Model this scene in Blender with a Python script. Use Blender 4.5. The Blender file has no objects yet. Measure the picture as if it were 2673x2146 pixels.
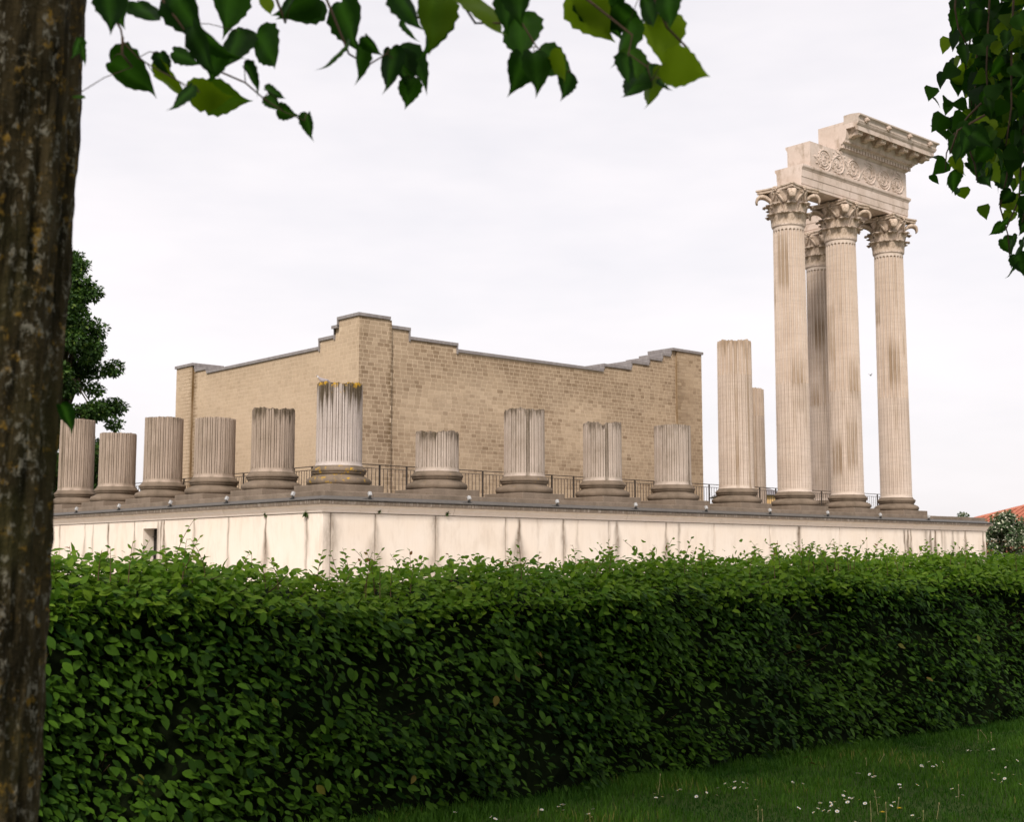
import bpy, math, random
import numpy as np
from mathutils import Vector, noise

random.seed(11)
rng = np.random.default_rng(11)
scene = bpy.context.scene
COL = scene.collection

# ------------------------------------------------------------------ camera
CAM = Vector((-21.684, -31.889, 1.6))
PITCH, YAW = 0.1125, 0.8441
FW = Vector((math.cos(PITCH)*math.cos(YAW), math.cos(PITCH)*math.sin(YAW), math.sin(PITCH)))
RT = Vector((math.sin(YAW), -math.cos(YAW), 0.0))
UP = RT.cross(FW)
cd = bpy.data.cameras.new('camera')
cam = bpy.data.objects.new('camera', cd)
COL.objects.link(cam)
from mathutils import Matrix
cam.matrix_world = Matrix(((RT.x, UP.x, -FW.x, CAM.x), (RT.y, UP.y, -FW.y, CAM.y), (RT.z, UP.z, -FW.z, CAM.z), (0, 0, 0, 1)))
cd.sensor_width = 36.0
cd.lens = 46.81
cd.clip_start = 0.05
cd.clip_end = 3000
cd.dof.use_dof = True
cd.dof.focus_distance = 12.5
cd.dof.aperture_fstop = 6.0
scene.camera = cam
scene.render.resolution_x, scene.render.resolution_y = 1024, 823

# ------------------------------------------------------------------ world, sun, exposure
SUN_EL = math.radians(40)
SUN_H = Vector((-0.80, -0.60, 0)).normalized()
world = bpy.data.worlds.new('World')
scene.world = world
world.use_nodes = True
wt = world.node_tree
wt.nodes.clear()
w_out = wt.nodes.new('ShaderNodeOutputWorld')
w_bg = wt.nodes.new('ShaderNodeBackground')
w_sky = wt.nodes.new('ShaderNodeTexSky')
w_sky.sky_type = 'NISHITA'
w_sky.sun_disc = False
w_sky.sun_elevation = SUN_EL
w_sky.sun_rotation = math.atan2(SUN_H.x, SUN_H.y)
w_sky.air_density = 1.0
w_sky.dust_density = 3.0
w_tc = wt.nodes.new('ShaderNodeTexCoord')
w_map = wt.nodes.new('ShaderNodeMapping')
w_map.inputs['Scale'].default_value = (1.3, 1.3, 4.5)
w_map.inputs['Rotation'].default_value = (0.1, 0.05, 0.6)
w_noise = wt.nodes.new('ShaderNodeTexNoise')
w_noise.inputs['Scale'].default_value = 1.3
w_noise.inputs['Detail'].default_value = 5
w_noise.inputs['Roughness'].default_value = 0.62
w_ramp = wt.nodes.new('ShaderNodeMapRange')
w_ramp.inputs['From Min'].default_value = 0.3
w_ramp.inputs['From Max'].default_value = 0.7
w_ramp.inputs['To Min'].default_value = 0.70
w_ramp.inputs['To Max'].default_value = 0.95
w_mix = wt.nodes.new('ShaderNodeMix')
w_mix.data_type = 'RGBA'
w_mix.inputs[7].default_value = (9.95, 9.48, 9.65, 1)      # thin bright cloud veil, in the sky texture's own units
wt.links.new(w_tc.outputs['Generated'], w_map.inputs['Vector'])
wt.links.new(w_map.outputs['Vector'], w_noise.inputs['Vector'])
wt.links.new(w_noise.outputs['Fac'], w_ramp.inputs['Value'])
wt.links.new(w_ramp.outputs['Result'], w_mix.inputs[0])
wt.links.new(w_sky.outputs['Color'], w_mix.inputs[6])
wt.links.new(w_mix.outputs[2], w_bg.inputs['Color'])
w_bg.inputs['Strength'].default_value = 0.10
wt.links.new(w_bg.outputs['Background'], w_out.inputs['Surface'])

sd = bpy.data.lights.new('sun', 'SUN')
sd.energy = 3.4
sd.angle = math.radians(12)
sd.color = (1.0, 0.915, 0.82)
sun = bpy.data.objects.new('sun', sd)
COL.objects.link(sun)
sun_dir = Vector((SUN_H.x*math.cos(SUN_EL), SUN_H.y*math.cos(SUN_EL), math.sin(SUN_EL)))
sun.rotation_euler = (-sun_dir).to_track_quat('-Z', 'Y').to_euler()
sun.location = (-30, -40, 40)

vs = scene.view_settings
vs.view_transform = 'Standard'
vs.look = 'None'
vs.gamma = 1.0
vs.exposure = 0.12
vs.use_curve_mapping = False

# ------------------------------------------------------------------ helpers
def mesh_obj(name, V, F, mat=None, parent=None, smooth=False, attrs=None, loc=None):
    me = bpy.data.meshes.new(name)
    V = np.asarray(V, dtype=np.float32).reshape(-1, 3)
    if isinstance(F, np.ndarray):
        m, k = F.shape
        me.vertices.add(len(V))
        me.vertices.foreach_set('co', V.ravel())
        me.loops.add(m*k)
        me.loops.foreach_set('vertex_index', F.astype(np.int32).ravel())
        me.polygons.add(m)
        me.polygons.foreach_set('loop_start', np.arange(0, m*k, k, dtype=np.int32))
        me.polygons.foreach_set('loop_total', np.full(m, k, dtype=np.int32))
        me.update(calc_edges=True)
    else:
        me.from_pydata(V.tolist(), [], F)
        me.update()
    if smooth:
        me.shade_smooth()
    else:
        me.shade_flat()
    for k, a in (attrs or {}).items():
        at = me.attributes.new(k, 'FLOAT', 'POINT')
        at.data.foreach_set('value', np.asarray(a, dtype=np.float32))
    if mat:
        me.materials.append(mat)
    o = bpy.data.objects.new(name, me)
    COL.objects.link(o)
    if parent:
        o.parent = parent
    if loc is not None:
        o.location = loc
    return o

def link_copy(src, parent=None, loc=None, rot=None, name=None):
    o = src.copy()
    if name:
        o.name = name
    COL.objects.link(o)
    if parent is not None:
        o.parent = parent
    if loc is not None:
        o.location = loc
    if rot is not None:
        o.rotation_euler = rot
    return o

def tag(o, label=None, cat=None, group=None, kind=None):
    if label: o['label'] = label
    if cat: o['category'] = cat
    if group: o['group'] = group
    if kind: o['kind'] = kind
    return o

def empty(name, loc, label=None, cat=None, group=None, rz=0.0):
    o = bpy.data.objects.new(name, None)
    COL.objects.link(o)
    o.location = loc
    o.rotation_euler = (0, 0, rz)
    o.empty_display_size = 0.2
    return tag(o, label, cat, group)

class MB:
    """collects shapes into one mesh"""
    def __init__(s):
        s.v, s.f = [], []
    def add(s, V, F):
        b = len(s.v)
        s.v += [tuple(p) for p in V]
        s.f += [tuple(i+b for i in q) for q in F]
        return s
    def box(s, x0, x1, y0, y1, z0, z1):
        return s.add([(x0,y0,z0),(x1,y0,z0),(x1,y1,z0),(x0,y1,z0),(x0,y0,z1),(x1,y0,z1),(x1,y1,z1),(x0,y1,z1)],
                     [(0,3,2,1),(4,5,6,7),(0,1,5,4),(1,2,6,5),(2,3,7,6),(3,0,4,7)])
    def lathe(s, prof, n=32, c=(0,0,0), cap=False):
        V, F = [], []
        for r, z in prof:
            for i in range(n):
                a = 2*math.pi*i/n
                V.append((c[0]+r*math.cos(a), c[1]+r*math.sin(a), c[2]+z))
        for j in range(len(prof)-1):
            for i in range(n):
                i2 = (i+1) % n
                F.append((j*n+i, j*n+i2, (j+1)*n+i2, (j+1)*n+i))
        if cap:
            F.append(tuple(range((len(prof)-1)*n, len(prof)*n)))
            F.append(tuple(reversed(range(n))))
        return s.add(V, F)
    def tube(s, pts, radii, n=6, cap=True):
        pts = [Vector(p) for p in pts]
        if not hasattr(radii, '__len__'):
            radii = [radii]*len(pts)
        V, F = [], []
        ref = None
        for i, p in enumerate(pts):
            t = (pts[min(i+1, len(pts)-1)] - pts[max(i-1, 0)]).normalized()
            if ref is None:
                ref = t.cross(Vector((0, 0, 1)))
                if ref.length < .1: ref = t.cross(Vector((1, 0, 0)))
            a = (ref - t*ref.dot(t)).normalized()
            ref = a
            b = t.cross(a)
            for k in range(n):
                an = 2*math.pi*k/n
                V.append(p + (a*math.cos(an) + b*math.sin(an))*radii[i])
        for i in range(len(pts)-1):
            for k in range(n):
                k2 = (k+1) % n
                F.append((i*n+k, i*n+k2, (i+1)*n+k2, (i+1)*n+k))
        if cap:
            F.append(tuple(reversed(range(n))))
            F.append(tuple(range((len(pts)-1)*n, len(pts)*n)))
        return s.add(V, F)
    def ell(s, c, r, nu=10, nv=6):
        V, F = [], []
        for j in range(nv+1):
            ph = -math.pi/2 + math.pi*j/nv
            for i in range(nu):
                th = 2*math.pi*i/nu
                V.append((c[0]+r[0]*math.cos(ph)*math.cos(th), c[1]+r[1]*math.cos(ph)*math.sin(th), c[2]+r[2]*math.sin(ph)))
        for j in range(nv):
            for i in range(nu):
                i2 = (i+1) % nu
                F.append((j*nu+i, j*nu+i2, (j+1)*nu+i2, (j+1)*nu+i))
        return s.add(V, F)
    def build(s, name, mat, parent=None, smooth=False, loc=None):
        return mesh_obj(name, s.v, s.f, mat, parent, smooth, loc=loc)

def bevel(o, w, seg=1):
    m = o.modifiers.new('bevel', 'BEVEL')
    m.width = w
    m.segments = seg
    m.limit_method = 'ANGLE'
    return o

# ------------------------------------------------------------------ materials
class NT:
    def __init__(s, name, rough=0.85, spec=0.25):
        s.m = bpy.data.materials.new(name)
        s.m.use_nodes = True
        s.t = s.m.node_tree
        s.b = s.t.nodes['Principled BSDF']
        s.b.inputs['Roughness'].default_value = rough
        s.b.inputs['Specular IOR Level'].default_value = spec
        s.tc = s.t.nodes.new('ShaderNodeTexCoord')
    def node(s, typ, ins=None, **props):
        n = s.t.nodes.new(typ)
        for k, v in props.items():
            setattr(n, k, v)
        for k, v in (ins or {}).items():
            s.put(n.inputs[k], v)
        return n
    def put(s, sock, v):
        if isinstance(v, bpy.types.NodeSocket):
            s.t.links.new(v, sock)
        else:
            if sock.type == 'RGBA' and len(v) == 3:
                v = (*v, 1)
            sock.default_value = v
    def coords(s, scale=(1, 1, 1), rot=(0, 0, 0)):
        return s.node('ShaderNodeMapping', {'Vector': s.tc.outputs['Object'], 'Scale': scale, 'Rotation': rot}).outputs[0]
    def noise(s, scale, detail=4, rough=.55, stretch=(1, 1, 1), dist=0.0):
        return s.node('ShaderNodeTexNoise', {'Vector': s.coords(stretch), 'Scale': scale, 'Detail': detail, 'Roughness': rough, 'Distortion': dist}).outputs['Fac']
    def attr(s, name):
        return s.node('ShaderNodeAttribute', attribute_name=name).outputs['Fac']
    def math(s, op, a, b=0.0, clamp=False):
        n = s.node('ShaderNodeMath', operation=op, use_clamp=clamp)
        s.put(n.inputs[0], a)
        s.put(n.inputs[1], b)
        return n.outputs[0]
    def rng(s, v, a, b, c=0.0, d=1.0):
        return s.node('ShaderNodeMapRange', {'Value': v, 'From Min': a, 'From Max': b, 'To Min': c, 'To Max': d}).outputs[0]
    def mix(s, fac, a, b, blend='MIX'):
        n = s.node('ShaderNodeMix', data_type='RGBA', blend_type=blend)
        s.put(n.inputs[0], fac)
        s.put(n.inputs[6], a)
        s.put(n.inputs[7], b)
        return n.outputs[2]
    def sep(s, out):
        return s.node('ShaderNodeSeparateXYZ', {0: out}).outputs
    def color(s, c):
        s.put(s.b.inputs['Base Color'], c)
        return s
    def bump(s, h, strength=.3, dist=.01):
        n = s.node('ShaderNodeBump', {'Height': h, 'Strength': strength, 'Distance': dist})
        s.t.links.new(n.outputs[0], s.b.inputs['Normal'])
        return s

def stone_material(name, c1, c2, dirt=(.085, .065, .042), bands=0.0, pits=.25, dirt_gain=1.5, blotch=.25, patch=0.0):
    n = NT(name, .9, .15)
    big = n.noise(1.1, 5, .6)
    fine = n.noise(26, 4, .6)
    streak = n.noise(2.6, 6, .6, (1, 1, .16))
    speck = n.noise(60, 3, .6)
    c = n.mix(n.rng(big, .35, .68), c1, c2)
    if bands:
        band = n.noise(3.2, 5, .7, (.35, .35, 9))
        c = n.mix(n.math('MULTIPLY', n.rng(band, .46, .66), bands), c, tuple(v*.66 for v in c2))
    c = n.mix(n.math('MULTIPLY', n.rng(fine, .48, .72), pits), c, tuple(v*.45 for v in c2))
    bl = n.math('MULTIPLY', n.rng(streak, .5, .74), blotch)
    c = n.mix(bl, c, tuple(v*1.7 for v in dirt))
    if patch:
        pn = n.noise(2.6, 7, .68, (1, 1, .55))
        c = n.mix(n.math('MULTIPLY', n.rng(pn, .5, .66), patch), c, tuple(v*1.8 for v in dirt))
    d = n.math('MULTIPLY', n.attr('dirt'), n.rng(streak, .28, .6, .35, dirt_gain))
    d = n.math('MULTIPLY', d, n.rng(speck, .3, .6, .65, 1.1), True)
    c = n.mix(d, c, dirt)
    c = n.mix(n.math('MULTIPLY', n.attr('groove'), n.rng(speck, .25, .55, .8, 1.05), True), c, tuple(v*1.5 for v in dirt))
    la = n.attr('lichen')
    li = n.math('MULTIPLY', n.math('MULTIPLY', la, 3.0, True), n.rng(n.math('ADD', n.noise(5.5, 6, .7), n.math('MULTIPLY', n.math('SUBTRACT', la, 1.0), .16)), .48, .54), True)
    c = n.mix(li, c, (.42, .25, .03))
    n.color(c)
    n.bump(n.math('ADD', fine, n.math('MULTIPLY', speck, .5)), .35, .02)
    return n.m

M = {}
M['stone_tall'] = stone_material('stone_tall', (.65, .555, .485), (.555, .46, .39), dirt=(.26, .19, .13), bands=.4, pits=.2, blotch=.08)
M['stone_entab'] = stone_material('stone_entab', (.66, .555, .495), (.54, .435, .37), dirt=(.15, .11, .075), pits=.2, blotch=.06, patch=.6)
M['stone_stub'] = stone_material('stone_stub', (.56, .45, .375), (.465, .37, .30), pits=.25, blotch=.06, patch=.25)
M['stone_stub_right'] = stone_material('stone_stub_right', (.56, .475, .415), (.46, .38, .32), pits=.25, blotch=.08, patch=.3)
M['stone_corner'] = stone_material('stone_corner', (.60, .53, .50), (.52, .45, .415), pits=.25, blotch=.12)
M['stone_base'] = stone_material('stone_base', (.235, .182, .138), (.16, .122, .09), dirt=(.05, .04, .028), pits=.4, blotch=.35)
M['stone_slab'] = stone_material('stone_slab', (.25, .198, .155), (.165, .13, .10), dirt=(.06, .046, .034), pits=.35, blotch=.45)

def capital_material():
    n = NT('stone_capital', .9, .15)
    big = n.noise(3.0, 5, .6)
    fine = n.noise(30, 4, .6)
    c = n.mix(n.rng(big, .35, .65), (.62, .51, .43), (.44, .345, .265))
    c = n.mix(n.math('MULTIPLY', n.rng(n.noise(7, 5, .7), .5, .62), .6), c, (.17, .12, .075))
    n.color(c)
    n.bump(fine, .5, .02)
    return n.m
M['stone_capital'] = capital_material()

def podium_material():
    n = NT('podium_plaster', .85, .2)
    big = n.noise(.8, 4, .6)
    fine = n.noise(40, 3, .6)
    st = n.noise(22, 4, .65, (1, 1, .05))
    c = n.mix(n.rng(big, .3, .7), (.775, .70, .625), (.75, .655, .56))
    c = n.mix(n.math('MULTIPLY', n.rng(st, .5, .72), .10), c, (.42, .34, .27))
    grime = n.noise(2.2, 6, .7, (1, 1, .35))
    c = n.mix(n.math('MULTIPLY', n.rng(grime, .5, .68), .28), c, (.46, .37, .29))
    edge = n.noise(14, 5, .7, (1, 1, .25))
    d = n.math('MULTIPLY', n.attr('dirt'), n.rng(edge, .25, .6, .5, 1.25), True)
    c = n.mix(d, c, (.17, .13, .095))
    n.color(c)
    n.bump(fine, .15, .01)
    return n.m
M['podium'] = podium_material()

def cornice_material():
    n = NT('podium_cornice', .88, .2)
    z = n.sep(n.tc.outputs['Object'])[2]
    edge = n.noise(5, 5, .65, (1, 1, 1))
    st = n.noise(16, 4, .65, (1, 1, .12))
    f = n.rng(n.math('ADD', z, n.math('MULTIPLY', n.math('SUBTRACT', edge, .5), .03)), 3.115, 3.145)
    f = n.math('MULTIPLY', f, n.rng(st, .3, .5, .6, 1.0), True)
    cream = n.mix(n.rng(edge, .3, .7), (.84, .75, .68), (.78, .68, .59))
    grey = n.mix(n.rng(st, .35, .65), (.075, .058, .043), (.20, .16, .125))
    fine = n.noise(30, 3)
    n.color(n.mix(f, cream, grey))
    n.bump(fine, .25, .01)
    return n.m
M['cornice'] = cornice_material()

def simple(name, c1, c2, scale=6, rough=.8, spec=.25, stretch=(1, 1, 1), bump=.2, metallic=0.0):
    n = NT(name, rough, spec)
    f = n.noise(scale, 4, .6, stretch)
    n.color(n.mix(n.rng(f, .32, .68), c1, c2))
    if bump:
        n.bump(n.noise(scale*5, 3), bump, .01)
    n.b.inputs['Metallic'].default_value = metallic
    return n.m
M['lead'] = simple('lead_sheet', (.075, .070, .066), (.12, .11, .10), 9, .6, .4, bump=.1)
M['coping'] = simple('zinc_coping', (.19, .17, .17), (.27, .25, .245), 9, .6, .4, (1, 1, .15), bump=.1)
M['core'] = simple('mortar_core', (.24, .20, .16), (.30, .25, .20), 3)
M['dark'] = simple('painted_dark_interior', (.012, .011, .010), (.02, .018, .016), 3)  # darkness of the unlit opening put into the colour
M['iron'] = simple('dark_iron', (.045, .037, .032), (.07, .055, .045), 20, .6, .4, bump=.1)
M['lamp_grey'] = simple('lamp_grey', (.32, .32, .33), (.42, .42, .42), 20, .5, .4, bump=0)
M['lamp_black'] = simple('lamp_black', (.02, .02, .02), (.03, .03, .03), 20, .5, .4, bump=0)

def brick_material():
    n = NT('tuff_brick', .92, .12)
    r = n.attr('tone')
    big = n.noise(.9, 5, .6)
    fine = n.noise(40, 4, .65)
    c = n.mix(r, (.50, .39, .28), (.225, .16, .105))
    c = n.mix(n.math('MULTIPLY', n.rng(big, .35, .7), .3), c, (.56, .425, .29))
    st = n.noise(9, 5, .65, (1, 1, .1))
    d = n.math('MULTIPLY', n.attr('dirt'), n.rng(st, .25, .6, .5, 1.2), True)
    c = n.mix(d, c, (.13, .085, .045))
    c = n.mix(n.math('MULTIPLY', n.rng(fine, .5, .75), .4), c, (.28, .19, .11))
    n.color(c)
    n.bump(fine, .5, .012)
    return n.m
M['brick'] = brick_material()
def mortar_material():
    n = NT('brick_mortar', .95, .1)
    big = n.noise(1.5, 5, .6)
    c = n.mix(n.rng(big, .3, .7), (.59, .47, .345), (.52, .41, .295))
    st = n.noise(9, 5, .65, (1, 1, .1))
    d = n.math('MULTIPLY', n.attr('dirt'), n.rng(st, .25, .6, .5, 1.2), True)
    c = n.mix(d, c, (.16, .10, .045))
    n.color(c)
    return n.m
M['mortar'] = mortar_material()

def leaf_material(name, dark, light, warm, trans=.35, rough=.55, warm_amount=.12, spec=.3):
    n = NT(name, rough, spec)
    r = n.attr('tone')
    oi = n.node('ShaderNodeObjectInfo').outputs['Random']
    v = n.math('FRACT', n.math('ADD', r, n.math('MULTIPLY', oi, n.attr('solo'))))
    c = n.mix(v, dark, light)
    c = n.mix(n.math('MULTIPLY', n.attr('vein'), .55), c, tuple(min(1, 1.9*q+.01) for q in light))
    w = n.rng(v, 1.0-warm_amount, 1.0-warm_amount*.5)
    c = n.mix(w, c, warm)
    n.color(c)
    tr = n.node('ShaderNodeBsdfTranslucent')
    n.put(tr.inputs['Color'], n.mix(.5, c, n.mix(1.0, c, (1.5, 1.75, .5), 'MULTIPLY')))
    mx = n.node('ShaderNodeMixShader', {0: trans})
    out = n.t.nodes['Material Output']
    n.t.links.new(n.b.outputs[0], mx.inputs[1])
    n.t.links.new(tr.outputs[0], mx.inputs[2])
    n.t.links.new(mx.outputs[0], out.inputs['Surface'])
    return n.m
M['hedge_leaf'] = leaf_material('hornbeam_leaf', (.007, .029, .003), (.066, .145, .010), (.13, .10, .02), .12, .6, .035, .10)  # albedo lowered, shade of the hedge face put into the colour
M['toplit_shoot_leaf'] = leaf_material('toplit_young_leaf', (.06, .145, .012), (.21, .32, .028), (.22, .11, .045), .35, .6, .17, .10)  # new growth, with the brighter light on top put into the colour
M['linden_leaf'] = leaf_material('linden_leaf', (.006, .024, .003), (.026, .082, .005), (.13, .20, .008), .55, .55, .27, .12)
M['tree_leaf'] = leaf_material('maple_leaf', (.012, .036, .006), (.055, .115, .016), (.09, .14, .02), .25, .6, .1)
M['blossom_leaf'] = leaf_material('blossom_shrub_leaf', (.025, .055, .018), (.09, .14, .06), (.62, .62, .50), .2, .6, .30)  # white share: blossom plus leaf highlights put into the colour
M['grass_blade'] = leaf_material('lawn_grass', (.018, .066, .006), (.088, .195, .018), (.24, .22, .06), .25, .65, .05, .12)
M['fern'] = leaf_material('wall_fern', (.03, .06, .012), (.07, .12, .02), (.12, .13, .03), .25, .6, .1)
M['hedge_core'] = simple('hedge_shade_core', (.006, .010, .004), (.012, .018, .006), 14, .95, .05)
M['twig'] = simple('brown_twig', (.055, .035, .022), (.09, .055, .032), 20, .8)
M['shoot_stem'] = simple('reddish_stem', (.10, .055, .03), (.14, .09, .04), 20, .7)
M['petal'] = simple('white_petal', (.78, .77, .74), (.86, .85, .82), 30, .6, bump=0)
M['yellow'] = simple('yellow_flower', (.70, .45, .02), (.80, .52, .03), 30, .6, bump=0)
M['straw'] = simple('dry_straw', (.42, .34, .16), (.52, .43, .22), 30, .7, bump=0)
M['dead_leaf'] = simple('dead_leaf', (.20, .10, .035), (.28, .15, .05), 30, .7)

def bark_material():
    n = NT('linden_bark', .95, .1)
    rid = n.noise(22, 6, .65, (1, 1, .14))
    pat = n.noise(19, 6, .72)
    pat2 = n.noise(30, 6, .72, (1, 1, .5))
    sp = n.noise(45, 4, .65)
    c = n.mix(n.rng(rid, .35, .65), (.011, .009, .004), (.070, .053, .026))
    c = n.mix(n.math('MULTIPLY', n.rng(pat2, .50, .58), n.rng(sp, .46, .56)), c, (.20, .185, .145))
    c = n.mix(n.math('MULTIPLY', n.rng(pat, .55, .63), n.rng(sp, .45, .55)), c, (.21, .125, .022))
    c = n.mix(n.math('MULTIPLY', n.rng(n.noise(3, 4), .5, .7), .3), c, (.06, .062, .016))
    n.color(c)
    n.bump(n.math('ADD', rid, n.math('MULTIPLY', sp, .5)), .8, .03)
    return n.m
M['bark'] = bark_material()

def ground_material():
    n = NT('lawn_ground', .95, .1)
    a = n.noise(.7, 5, .6)
    b = n.noise(14, 5, .65)
    c = n.mix(n.rng(a, .3, .7), (.036, .066, .012), (.06, .095, .018))
    c = n.mix(n.math('MULTIPLY', n.rng(b, .45, .7), .6), c, (.018, .022, .008))
    n.color(c)
    n.bump(b, .6, .03)
    return n.m
M['ground'] = ground_material()
def tile_material():
    n = NT('red_roof_tile', .85, .2)
    a = n.noise(3, 5, .6)
    n.color(n.mix(n.rng(a, .3, .7), (.36, .12, .075), (.44, .175, .115)))
    return n.m
M['tile'] = tile_material()
M['gravel'] = simple('pale_gravel', (.34, .30, .25), (.43, .38, .32), 8, .95, .1, bump=.6)
M['white_wall'] = simple('white_render', (.72, .68, .62), (.80, .76, .70), 2)
M['slate'] = simple('slate_roof', (.15, .14, .15), (.22, .205, .215), 4)
M['ochre_wall'] = simple('ochre_render', (.52, .33, .14), (.60, .40, .19), 2)
M['pigeon'] = simple('grey_feather', (.25, .22, .225), (.33, .29, .30), 30, .7, bump=0)
M['pigeon_white'] = simple('white_feather', (.70, .68, .66), (.75, .73, .70), 30, .7, bump=0)
M['pigeon_dark'] = simple('dark_feather', (.06, .05, .05), (.08, .07, .07), 30, .7, bump=0)

def world_child(mb_or_obj, parent):
    """geometry written in world coordinates, parented to a root that stands elsewhere"""
    mb_or_obj.parent = parent
    p = parent
    off = Vector((0, 0, 0))
    while p is not None:
        off += p.location
        p = p.parent
    mb_or_obj.location = -off
    return mb_or_obj

S = 3.6                     # column spacing
ZP = 3.748                  # top of the column plinths

# ------------------------------------------------------------------ ground
gv, gf = [], []
E_ = [-900, -300, -100, -40, -22, -16, -10, -5, 10, 40, 120, 400, 900]
nG = len(E_)
for y in E_:
    for x in E_:
        gv.append((x, y, 0.0))
for j in range(nG-1):
    for i in range(nG-1):
        gf.append((j*nG+i, j*nG+i+1, (j+1)*nG+i+1, (j+1)*nG+i))
ground = mesh_obj('ground', gv, gf, M['ground'])
tag(ground, 'flat green lawn running from the hedge to the horizon', None, None, 'structure')

gp = mesh_obj('gravel_bounce', [(-12, -14, .006), (45, -14, .006), (45, -1.0, .006), (-1.0, -1.0, .006), (-1.0, 30, .006), (-12, 30, .006)], [(0, 1, 2, 3), (0, 3, 4, 5)], M['gravel'])  # unseen ground sheet, added for its warm bounce under the cornice
tag(gp, 'unseen pale gravel round the podium, added to bounce light onto its cornice', None, None, 'structure')
# ------------------------------------------------------------------ podium
PX0, PX1, PY0, PY1 = -1.62, 33.27, -1.62, 19.62
podium = empty('temple_podium', (16, 9, 0), 'long cream plastered temple podium with stained panels and dark cornice behind the hedge', 'podium')
core = MB()
core.box(PX0+.45, PX1-.1, PY0+.12, PY1-.1, 0, 3.36)
world_child(core.build('podium_core', M['core']), podium)
fl = MB(); fl.box(-1.2, 33.0, -1.2, 19.2, 3.362, 3.50)
world_child(fl.build('walkway_floor', M['stone_slab']), podium)

STAIN_X = [(-1.33, .11, .62), (.15, .08, .6), (2.28, .10, .62), (4.97, .04, .40), (5.50, .085, .95), (6.3, .03, .2), (7.40, .045, .75), (8.0, .035, .35),
           (9.43, .05, .4), (9.81, .06, .75), (12.2, .06, .75), (12.84, .045, .6), (14.7, .03, .2), (17.85, .035, .4), (19.6, .075, 1.0), (22.2, .03, .25), (24.02, .03, .3),
           (26.75, .05, .9), (27.0, .05, 1.0), (27.22, .05, .9), (28.4, .10, .55), (28.72, .06, .95), (29.08, .09, 1.0), (29.6, .04, .6), (29.85, .06, .35), (30.5, .11, .6), (30.9, .08, .3), (31.52, .05, .9), (33.03, .08, .95)]
STAIN_Y = [(-.88, .04, .65), (1.25, .05, .95), (3.36, .04, .65), (5.44, .04, .55), (7.42, .06, .95), (7.62, .05, .9), (7.83, .05, .7), (9.5, .05, .75), (11.46, .05, 1.0), (12.7, .03, .5), (13.36, .05, .6), (15.5, .05, .6), (17.6, .05, .7)]
ZW = 2.905

def stain(coord, z, lst, seedv):
    d = np.zeros_like(coord)
    for i, (c, w, s) in enumerate(lst):
        wob = .03*np.sin(z*5.1+i*1.7) + .015*np.sin(z*13+i)
        ww = 1.5*w*(.75 + 1.5*np.clip((ZW-z)/1.3, 0, 1))*(.8+.35*np.sin(z*3.3+i*2.1))
        fade = np.clip((ZW-z)/.05, .5, 1)*(1-.45*np.clip((ZW-z-.3)/1.6, 0, 1))
        d = np.maximum(d, s*np.exp(-((coord-c-wob*.6)/ww)**2)*fade)
    return d

def panel(face, a0, a1, z0, z1, thick, name='wall_panel'):
    """a flat plaster panel with its own thickness and rounded joint edges"""
    g = .011
    nx = max(4, int((a1-a0)/.04))
    xs = np.concatenate([[a0+g], np.linspace(a0+g+.012, a1-g-.012, nx), [a1-g]])
    if z1-z0 > 1.2:
        zs = np.concatenate([[z0, z0+.4, 1.2], np.linspace(1.35, z1-.012, 26), [z1]])
    else:
        zs = np.linspace(z0, z1, 8)
    A, Z = np.meshgrid(xs, zs)
    edge = np.zeros_like(A)  # paler leaves towards the top: new growth plus painted top light
    edge[:, 0] = edge[:, -1] = .016
    edge[-1, :] = np.maximum(edge[-1, :], .012)
    und = .003*np.sin(A*2.1)+.002*np.sin(Z*3+A)
    if face == 'y':
        V = np.stack([A, PY0+edge+und, Z], -1).reshape(-1, 3)
        D = stain(A, Z, STAIN_X, 1).ravel()
    else:
        V = np.stack([PX0+edge+und, A, Z], -1).reshape(-1, 3)
        D = stain(A, Z, STAIN_Y, 2).ravel()
    n, m = len(xs), len(zs)
    F = []
    for j in range(m-1):
        for i in range(n-1):
            q = (j*n+i, j*n+i+1, (j+1)*n+i+1, (j+1)*n+i)
            F.append(q if face == 'y' else q[::-1])
    b = len(V)
    # sides and back
    ring = [j*n for j in range(m)] + [(m-1)*n+i for i in range(1, n)] + [j*n+n-1 for j in range(m-2, -1, -1)] + [i for i in range(n-2, 0, -1)]
    BV = V[ring].copy()
    if face == 'y': BV[:, 1] = PY0+thick
    else: BV[:, 0] = PX0+thick
    V = np.vstack([V, BV])
    D = np.concatenate([D, np.zeros(len(ring))])
    r = len(ring)
    for i in range(r):
        q = (ring[i], ring[(i+1) % r], b+(i+1) % r, b+i)
        F.append(q if face == 'y' else q[::-1])
    o = mesh_obj(name, V, F, M['podium'], attrs={'dirt': D})
    return world_child(o, podium)

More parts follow.
